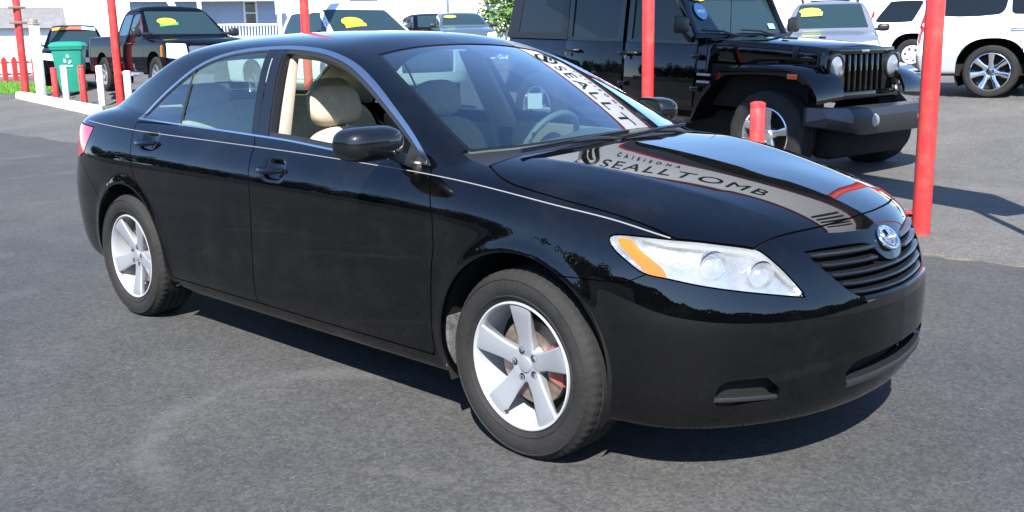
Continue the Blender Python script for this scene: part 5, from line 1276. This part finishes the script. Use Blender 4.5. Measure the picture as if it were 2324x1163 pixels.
post(*plane_at(-1.43),3.45,.035,REDP,'thin red steel post just outside the right edge by the thick red post','red_post','post','red posts carrying the fascia sign')
post(*plane_at(1.86),.86,.066,REDP,'short red bollard in front of the off-road vehicle wheel','bollard','bollard')
post(-11.6,6.62,5.2,.076,REDP,'red post rising behind the sedan roof in front of the white pickup','red_post')
post(-19.95,7.25,5.2,.095,REDP,'red post between the white bollard and the dark pickup','red_post')
o=post(-27.4,7.95,5.6,.105,REDP,'leaning red post with small bracket at the far left','red_post')
o.rotation_euler=(0,math.radians(1.0),0)
for z in (2.12,2.55):
    m=MB(); m.box((-.14,-.20,z),(.14,.20,z+.07)); m.build('bracket',mat('bracket_rust',(.22,.14,.11),.8),o,30,.01)
# row along the kerb: coordinates down the row from the near end
for x,y,h,mt,lab in ((-20.61,7.11,.95,WHITEP,'white bollard just left of the tall red post beside the dark pickup'),(-21.71,7.16,.95,REDP,'red bollard in front of the right side of the green bin'),(-22.57,7.10,.95,WHITEP,'white bollard in front of the middle of the green bin'),
      (-24.55,7.65,.88,REDP,'red bollard at the left corner of the green bin'),(-18.75,6.88,.84,WHITEP,'white bollard right of the tall red post in front of the dark pickup door'),(-27.3,8.35,1.15,WHITEP,'tall white pipe next to the square white post')):
    post(x,y,h,.080,mt,lab,'bollard','bollard','red and white bollards along the kerb')
# low white kerb: separate cast pieces end to end
KM=mat('white_kerb_paint',(.74,.73,.71),.7,noise=(6,.14),bump=(40,.2))
A=np.array([-17.75,5.66]); Bq=np.array([-27.3,7.75]); L_=np.linalg.norm(Bq-A); d=(Bq-A)/L_; ang=math.atan2(d[1],d[0]); n=6
kerb=thing('kerb','low white painted concrete kerb at the foot of the red and white bollards','kerb',(0,0,0))
prof=[(-.14,-.03),(.14,-.03),(.135,.10),(.10,.155),(-.10,.155),(-.135,.10)]; me=None
for i in range(n):
    c=A+d*(L_*(i+.5)/n); z=ground_z(c[0],c[1])+.02
    if me is None: m=MB(); m.prism(prof,-L_/n/2+.012,L_/n/2-.012,0); me=m.mesh('kerb_block',30,.012)
    b=link_mesh('kerb_block',me,KM,kerb); b.location=(c[0],c[1],z); b.rotation_euler=(0,0,ang)

# ------------------------------------------------------------------ green wheeled bin with a pale recycling mark
o=thing('wheelie_bin','green plastic wheelie bin with pale recycling mark behind the red and white bollards','bin',(-25.9,8.68,ground_z(-25.9,8.68)+.03),math.radians(-32)); o.scale=(1.12,1.08,1.40)
BG=mat('bin_green',(.010,.20,.135),.45,noise=(4,.10))
def sq(h,x,y,r=.05):
    P=[]
    for cx,cy,a0 in ((x-r,y-r,0),(-x+r,y-r,1),(-x+r,-y+r,2),(x-r,-y+r,3)):
        for k in range(4): a=(a0+k/3)*math.pi/2; P.append((cx+r*math.cos(a),cy+r*math.sin(a),h))
    return P
m=MB(); m.loft([sq(.06,.24,.25),sq(.20,.27,.28),sq(.62,.315,.34),sq(.94,.35,.385)]); m.build('bin_body',BG,o,35)
m=MB(); m.loft([sq(.90,.375,.41),sq(.945,.385,.42),sq(.955,.37,.405)]); m.build('bin_rim',BG,o,35)
m=MB(); m.loft([sq(.955,.39,.43),sq(.985,.39,.43),sq(1.04,.33,.37,.08),sq(1.06,.20,.24,.08)]); m.build('bin_lid',BG,o,40)
m=MB(); m.tube([(-.40,-.26,.97),(-.47,-.26,1.0),(-.47,.26,1.0),(-.40,.26,.97)],.018,8); m.build('handle',BG,o)
for s in (-1,1):
    m=MB(); m.lathe([(0,-.03),(.11,-.03),(.13,-.01),(.13,.02),(.11,.03),(0,.03)],20,T(-.20,s*.30,.13)); m.build('wheel',TRIM,o,35)
m=MB()
mk=lambda a,r:(.338+.001+.034*((.70+r*math.sin(a))-.66)/.28,r*math.cos(a),.70+r*math.sin(a))
for i in range(3):
    a=math.pi/2+i*2*math.pi/3
    m.add([mk(a-.75,.085),mk(a-.15,.10),mk(a+.12,.10),mk(a+.38,.062),mk(a+.12,.045),mk(a-.2,.055),mk(a-.75,.050)],[tuple(range(7))])
m.add([mk(-2.35,.155),mk(-.79,.155),mk(-.86,.175),mk(-2.28,.175)],[(0,1,2,3)])
m.build('recycling_mark',mat('mark_pale',(.72,.80,.77),.6),o,0)

# ------------------------------------------------------------------ fascia sign carried on the red posts (above the frame, seen mirrored in the bonnet and windscreen)
o=thing('fascia_sign','long white fascia sign with black lettering and red edging carried on the red posts','sign',(*plane_at(0),0),math.atan2(.397,-.918))
FW=mat('fascia_white',(.74,.73,.70),.5); FK=mat('fascia_black',(.025,.025,.024),.5); FR=mat('fascia_red',(.30,.03,.03),.5)
# local x runs along the row of posts (away from the sedan nose), local +y faces the sedan
x0,x1=-1.95,5.75
m=MB(); m.box((x0,-.20,2.60),(x1,.16,3.38)); m.build('panel',FW,o,30,.006)
m=MB(); m.box((x0-.02,-.22,2.50),(x1+.02,.18,2.597)); m.build('lower_beam',FK,o)
m=MB(); m.box((x0-.02,.162,2.600),(x1+.02,.178,2.625)); m.box((x0-.02,.162,3.355),(x1+.02,.178,3.383)); m.build('edging',FR,o)
def letters(txt,size,x,z,parent,flip=True,mt=FK,gapx=1.0):
    cu=bpy.data.curves.new('lettering','FONT'); cu.body=txt; cu.size=size; cu.extrude=.004; cu.space_character=gapx; cu.align_x='LEFT'
    t=bpy.data.objects.new('tmp',cu); COL.objects.link(t); bpy.context.view_layer.update()
    dg=bpy.context.evaluated_depsgraph_get(); me=bpy.data.meshes.new_from_object(t.evaluated_get(dg)); bpy.data.objects.remove(t)
    q=link_mesh('lettering',me,mt,parent)
    # read from the sedan side; text local x -> -sign x
    q.matrix_local=Matrix(((-1.22,0,0,x),(0,0,1,.165),(0,(-1 if flip else 1),0,z),(0,0,0,1)))
    me.flip_normals() if flip else None
    return q
letters('SEALLTOMB',.43,3.78,3.20,o,True,gapx=1.22)
letters('C A I S I S O M A',.11,3.55,2.77,o,True,gapx=1.35)
m=MB(); n=40; m.tube([(4.15+.27*math.cos(2*math.pi*k/n),.172,3.03+.27*math.sin(2*math.pi*k/n)) for k in range(n+1)],.035,6,cap=False,flat=.4); m.tube([(3.98,.172,3.20),(4.32,.172,2.86)],.05,6,flat=.4); m.tube([(4.02,.172,2.98),(4.20,.172,2.82)],.03,6,flat=.4); m.build('roundel',FK,o)
for k in range(5):
    m=MB(); m.box((-1.5+.17*k,.163,2.72),(-1.42+.17*k,.176,3.25)); m.build('stripe',mat('stripe_grey',(.05,.05,.05),.5),o)

# ------------------------------------------------------------------ trees
LEAF=mat('leaf_green',(.065,.14,.022),.6); LEAF2=mat('leaf_dark',(.018,.035,.012),.7); BARK=mat('bark',(.09,.065,.045),.9,noise=(12,.3))
def tree(x,y,h,cr,label,leaf,seed,n=2200,leaf_s=.16,z=None,name='broadleaf_tree',low=.28):
    r=random.Random(seed); z=ground_z(x,y) if z is None else z
    o=thing(name,label,'tree',(x,y,z-.1))
    t=MB(); t.tube([(0,0,0),(.05,.02,h*.25),(-.04,.05,h*.55),(.02,0,h*.85)],[h*.03,h*.024,h*.016,h*.005],10)
    tips=[]
    for i in range(11):
        a=r.uniform(0,6.28); z0=h*r.uniform(.22,.65); L=cr*r.uniform(.5,.85); e=(L*math.cos(a),L*math.sin(a),z0+L*r.uniform(.3,.8)); tips.append(e)
        t.tube([(0,0,z0),(e[0]*.5,e[1]*.5,z0+(e[2]-z0)*.35),e],[h*.012,h*.008,h*.003],6)
    t.build('trunk',BARK,o,40)
    cl=[(e[0],e[1],e[2],cr*r.uniform(.28,.45)) for e in tips]+[(cr*r.uniform(-.5,.5),cr*r.uniform(-.5,.5),h*r.uniform(low+.1,.95),cr*r.uniform(.25,.42)) for _ in range(10)]
    m=MB()
    for i in range(n):
        cx,cy,cz,R=r.choice(cl); v=Vector((r.gauss(0,1),r.gauss(0,1),r.gauss(0,1))).normalized()*(R*r.uniform(.45,1.05)**.7)
        p=Vector((cx,cy,max(h*low,cz)))+v*1.0; s=leaf_s*r.uniform(.6,1.5); u,w,_=frame_of((v.normalized()+Vector((r.uniform(-.8,.8),r.uniform(-.8,.8),r.uniform(-.2,1))))); 
        m.add([p-u*s,p+w*s*.55,p+u*s,p-w*s*.55],[(0,1,2,3)])
    m.build('crown',leaf,o,0); return o
tree(-43.5,37.5,6.5,2.6,'bright green small tree beside the white building above the grey-green sedan',LEAF,3,6000,.12)
tree(-37.0,39.5,5.2,2.8,'light green bushy tree right of the white lamp pole',LEAF,5,6000,.12,low=.3)
tree(-29.5,42.0,6.0,2.6,'green tree partly hidden by the off-road vehicle hardtop',LEAF,8,6000,.12,low=.42)
for i,(x,y,h,c) in enumerate(((-13,-30,5.6,5.2),(-21,-28,5.0,5.0),(-29,-26,6.0,5.4),(-38,-23,5.4,5.2),(-47,-19,5.8,5.4),(-5,-33,5.2,5.0))):
    tree(x,y,h,c,('dark tree behind the beige wall, %s in its row'%('third from the right','fourth from the right','third from the left','second from the left','leftmost','rightmost')[i]),LEAF2,20+i,2600,.40,low=.10)['group']='trees across the road behind the photographer'
o=thing('retaining_wall','low beige block wall across the road behind the photographer','wall',(-24,-20.5,0),math.radians(-14))
m=MB(); m.box((-30,-.15,0),(30,.15,1.55)); m.build('wall_body',mat('beige_block',(.46,.39,.29),.85,noise=(3,.15)),o)
m=MB(); m.box((-30,-.2,1.552),(30,.2,1.64)); m.build('coping',mat('beige_cap',(.44,.38,.30),.8),o)

for hx,hy,ha,lab in ((24,-2,80,'long dark leafy screen added unseen in front of the sedan for its bumper reflection'),(10,-30,12,'second dark leafy screen added unseen behind the photographer for the bumper reflection')):  # unseen, added so the sedan bumper mirrors a dark edge below the sky
 hg=thing('added_hedge',lab,'added_hedge',(hx,hy,0),math.radians(ha),'leafy screens added unseen for bumper reflections')
 m=MB(); r=random.Random(9)
 for i in range(5200):
     x=r.uniform(-26,26); t=r.random(); y,z=(r.uniform(-.9,.9),3.1+.25*math.sin(x*.7)+r.uniform(-.2,.25)) if t<.3 else (r.choice((-1,1))*r.uniform(.7,1.0),r.uniform(.0,3.2))
     p=Vector((x,y,z)); u,w,_=frame_of((r.uniform(-1,1),r.uniform(-1,1),r.uniform(-.2,1))); q=.30
     m.add([p-u*q,p+w*q*.7,p+u*q,p-w*q*.7],[(0,1,2,3)])
 m.build('foliage',LEAF2,hg,0)
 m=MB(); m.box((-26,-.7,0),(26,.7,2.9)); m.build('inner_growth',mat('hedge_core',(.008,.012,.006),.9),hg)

# ------------------------------------------------------------------ buildings at the back
SIDE_W=mat('siding_white',(.72,.72,.73),.6); SIDE_B=mat('siding_blue',(.29,.37,.50),.6); ROOFG=mat('shingle_grey',(.16,.155,.155),.85,noise=(5,.2))
def boards(o,w,h,y,mt,x=0,z0=0.0,step=.2,name='board'):
    """lap siding: each board a piece of its own"""
    me=None
    for k in range(int(h/step)):
        if me is None: m=MB(); m.add([(-w/2,-.022,0),(w/2,-.022,0),(w/2,-.004,step),(-w/2,-.004,step),(-w/2,.02,0),(w/2,.02,0),(w/2,.02,step),(-w/2,.02,step)],[(0,1,2,3),(4,0,3,7),(1,5,6,2),(0,4,5,1),(3,2,6,7)]); me=m.mesh(name,0)
        b=link_mesh(name,me,mt,o); b.location=(x,y,z0+k*step)
def window(o,x,z,w,h,y,dark=(.012,.014,.016)):
    f=MB(); t=.10
    f.box((x-w/2-t,y-.06,z-t),(x-w/2,y,z+h+t)); f.box((x+w/2,y-.06,z-t),(x+w/2+t,y,z+h+t)); f.box((x-w/2,y-.06,z+h),(x+w/2,y,z+h+t)); f.box((x-w/2-.06,y-.10,z-t-.04),(x+w/2+.06,y,z-t+.06)); f.box((x-w/2,y-.045,z+h*.48),(x+w/2,y-.01,z+h*.53))
    fo=f.build('window',SIDE_W,o,0)
    p=MB(); p.box((x-w/2,y-.02,z),(x+w/2,y-.012,z+h)); p.build('pane',mat('pane_dark',dark,.08),fo,0)
# blue house with a white porch
o=thing('blue_house','blue-grey sided house with white trimmed window and porch posts behind the pickups','house',(-38.6,22.4,.55),math.atan2(25,-40)-math.pi/2)
m=MB(); m.box((-5,.03,0),(1.5,7,5.2)); m.build('wall',SIDE_B,o)
boards(o,6.5,2.9,.0,SIDE_B,-1.75,.3)
window(o,.35,2.05,.46,1.0,-.02)
m=MB(); m.loft([[(-5.4,-1.5,3.28),(1.9,-1.5,3.28),(1.9,-1.5,3.42),(-5.4,-1.5,3.42)],[(-5.4,.1,3.75),(1.9,.1,3.75),(1.9,.1,3.9),(-5.4,.1,3.9)]]); m.build('porch_roof',mat('porch_roof_pale',(.62,.64,.66),.6),o)
m=MB(); m.box((-5.3,-1.45,3.05),(1.8,-1.3,3.28)); m.build('porch_beam',SIDE_W,o)
for x in (-1.9,1.62):
    m=MB(); m.box((x-.09,-1.46,.3),(x+.09,-1.28,3.05)); m.build('porch_post',SIDE_W,o)
for k in range(24):
    x=-1.7+k*.136; m=MB() if k==0 else m
    if k==0: m.box((-.02,-1.40,1.30),(.02,-1.36,1.95)); pk=m.mesh('baluster',0)
    b=link_mesh('baluster',pk,SIDE_W,o); b.location=(x,0,0)
m=MB(); m.box((-1.85,-1.43,1.95),(1.6,-1.33,2.03)); m.build('handrail',SIDE_W,o)
m=MB(); m.box((-5,-1.5,0),(1.6,0,1.2)); m.build('porch_floor',mat('porch_grey',(.30,.30,.30),.8),o)
m=MB(); m.tube([(-3.6,-1.55,4.0),(-2.2,-1.6,1.1)],.14,4); m.build('stair_rail',SIDE_W,o)
# long white building
o=thing('white_building','long white sided building behind the white pickup','building',(-41.5,33.5,.6),math.atan2(36.6,-43)-math.pi/2)
m=MB(); m.box((-9,.03,0),(7.2,9,5.6)); m.build('wall',SIDE_W,o); boards(o,16.2,4.6,.0,SIDE_W,-.9,.0,.23)
window(o,3.6,1.15,.5,.55,-.02); window(o,4.5,1.15,.35,.55,-.02)
m=MB(); m.box((-2.0,-.35,3.75),(-.4,-.02,4.15)); m.build('vent_box',TRIM,o)
m=MB(); m.loft([[(-9.3,-.4,5.6),(7.5,-.4,5.6),(7.5,9.4,5.6),(-9.3,9.4,5.6)],[(-9.3,4.4,7.2),(7.5,4.4,7.2),(7.5,4.6,7.2),(-9.3,4.6,7.2)]]); m.build('roof',ROOFG,o)
# cream building behind the silver vehicle
o=thing('cream_building','cream stucco building behind the silver vehicle and white vehicles','building',(-13.5,33,.6),math.atan2(36,-16)-math.pi/2)
m=MB(); m.box((-7,.0,0),(9.5,8,6)); m.build('wall',mat('cream_stucco',(.62,.54,.40),.85,noise=(4,.06)),o)
m=MB(); m.box((-7.2,-.12,.0),(9.7,-.002,.5)); m.build('plinth',mat('plinth_tan',(.36,.28,.20),.85),o)
window(o,5.6,1.6,1.0,1.2,-.02)
m=MB(); m.box((2.0,-.5,2.35),(4.6,-.02,2.6)); m.build('awning',mat('awning_brown',(.26,.12,.08),.7),o)
# lamp pole, rust-coloured pole
o=post(-38.6,35.6,7,.11,WHITEP,'thin white pole between the green trees','white_pole','pole')
o=post(-31.0,35.0,7,.10,mat('pole_pink',(.45,.25,.20),.7),'pinkish pole right of the light green tree','utility_pole','pole')
# white square post, sheds, fence and grass at the far left
o=thing('white_post','square white post with small dark cap left of the green bin','post',(-26.35,7.98,ground_z(-26.35,7.98)),.2)
m=MB(); m.box((-.10,-.10,0),(.10,.10,2.05)); m.build('shaft',WHITEP,o,30,.01)
m=MB(); m.box((-.12,-.12,2.052),(.12,.12,2.09)); m.box((-.08,-.08,2.09),(.08,.08,2.22)); m.build('cap',mat('cap_tan',(.30,.24,.19),.8),o,30,.01)
for i,(x,y,w,h,lab,wm) in enumerate(((-47,12.9,5.2,2.2,'pale shed with grey roof at the far left edge',mat('shed_lilac',(.60,.56,.60),.7)),(-42.6,13.6,3.4,2.15,'white shed with grey roof behind the leaning red post',SIDE_W))):
    o=thing('shed',lab,'shed',(x,y,.35),math.radians(70))
    m=MB(); m.box((-w/2,0,0),(w/2,3,h)); m.build('wall',wm,o); boards(o,w,h,.0,wm,0,0,.3,'plank')
    m=MB(); m.loft([[(-w/2-.3,-.3,h),(w/2+.3,-.3,h),(w/2+.3,3.3,h),(-w/2-.3,3.3,h)],[(-w/2-.3,1.4,h+.95),(w/2+.3,1.4,h+.95),(w/2+.3,1.6,h+.95),(-w/2-.3,1.6,h+.95)]]); m.build('roof',ROOFG,o)
fence=thing('red_fence','low red picket fence with tan rails above the grass at the far left','fence',(-37.5,10.7,.33),math.radians(103))
me=None
for k in range(24):
    if me is None: m=MB(); m.prism([(-.10,0),(.10,0),(.10,.86),(0,.98),(-.10,.86)],-.03,.03,1); me=m.mesh('picket',0)
    b=link_mesh('picket',me,REDP,fence); b.location=((k-12)*.42,0,0)
for z in (.25,.70):
    m=MB(); m.box((-5.2,.035,z),(5.0,.09,z+.09)); m.build('rail',mat('rail_tan',(.40,.33,.22),.8),fence)
for x in (-4.1,-.6,2.9):
    m=MB(); m.box((x-.06,.095,0),(x+.06,.2,2.1)); m.build('fence_post',mat('rail_tan',(.40,.33,.22),.8),fence)
# grass strip
def grass(cx,cy,ex,ey,n,seed=4):
    r=random.Random(seed); m=MB()
    for i in range(n):
        x=cx+r.uniform(-ex,ex); y=cy+r.uniform(-ey,ey); z=ground_z(x,y); h=r.uniform(.05,.16); a=r.uniform(0,6.28); w=.012+.012*r.random(); l=r.uniform(-.06,.06)
        m.add([(x-w*math.cos(a),y-w*math.sin(a),z),(x+w*math.cos(a),y+w*math.sin(a),z),(x+l,y+l*.6,z+h)],[(0,1,2)])
    return m
o=grass(-34.0,9.7,5.0,1.0,9000).build('grass',mat('grass_blades',(.10,.24,.02),.7),None,0); o['kind']='stuff'
gx=[]; m=MB()
nx,ny=24,6
vs=[(-39.5+11*i/nx,8.6+2.3*j/ny,ground_z(-39.5+11*i/nx,8.6+2.3*j/ny)+.012) for j in range(ny+1) for i in range(nx+1)]
fs=[(j*(nx+1)+i,j*(nx+1)+i+1,(j+1)*(nx+1)+i+1,(j+1)*(nx+1)+i) for j in range(ny) for i in range(nx)]
m.add(vs,fs); o=m.build('lawn',mat('lawn_soil',(.07,.15,.025),.9,noise=(8,.3)),None,40); o['kind']='structure'
RP=rim5_parts()
for x,y,rz,roll in ((0,-.785,math.radians(-2),0),(-2.776,-.785,0,math.radians(33)),(0,.785,math.pi,0),(-2.776,.785,math.pi,.4)):
    place_wheel(SEDAN,[(n,me,mt) for n,me,mt in RP],(x,y,.322),rz,roll)
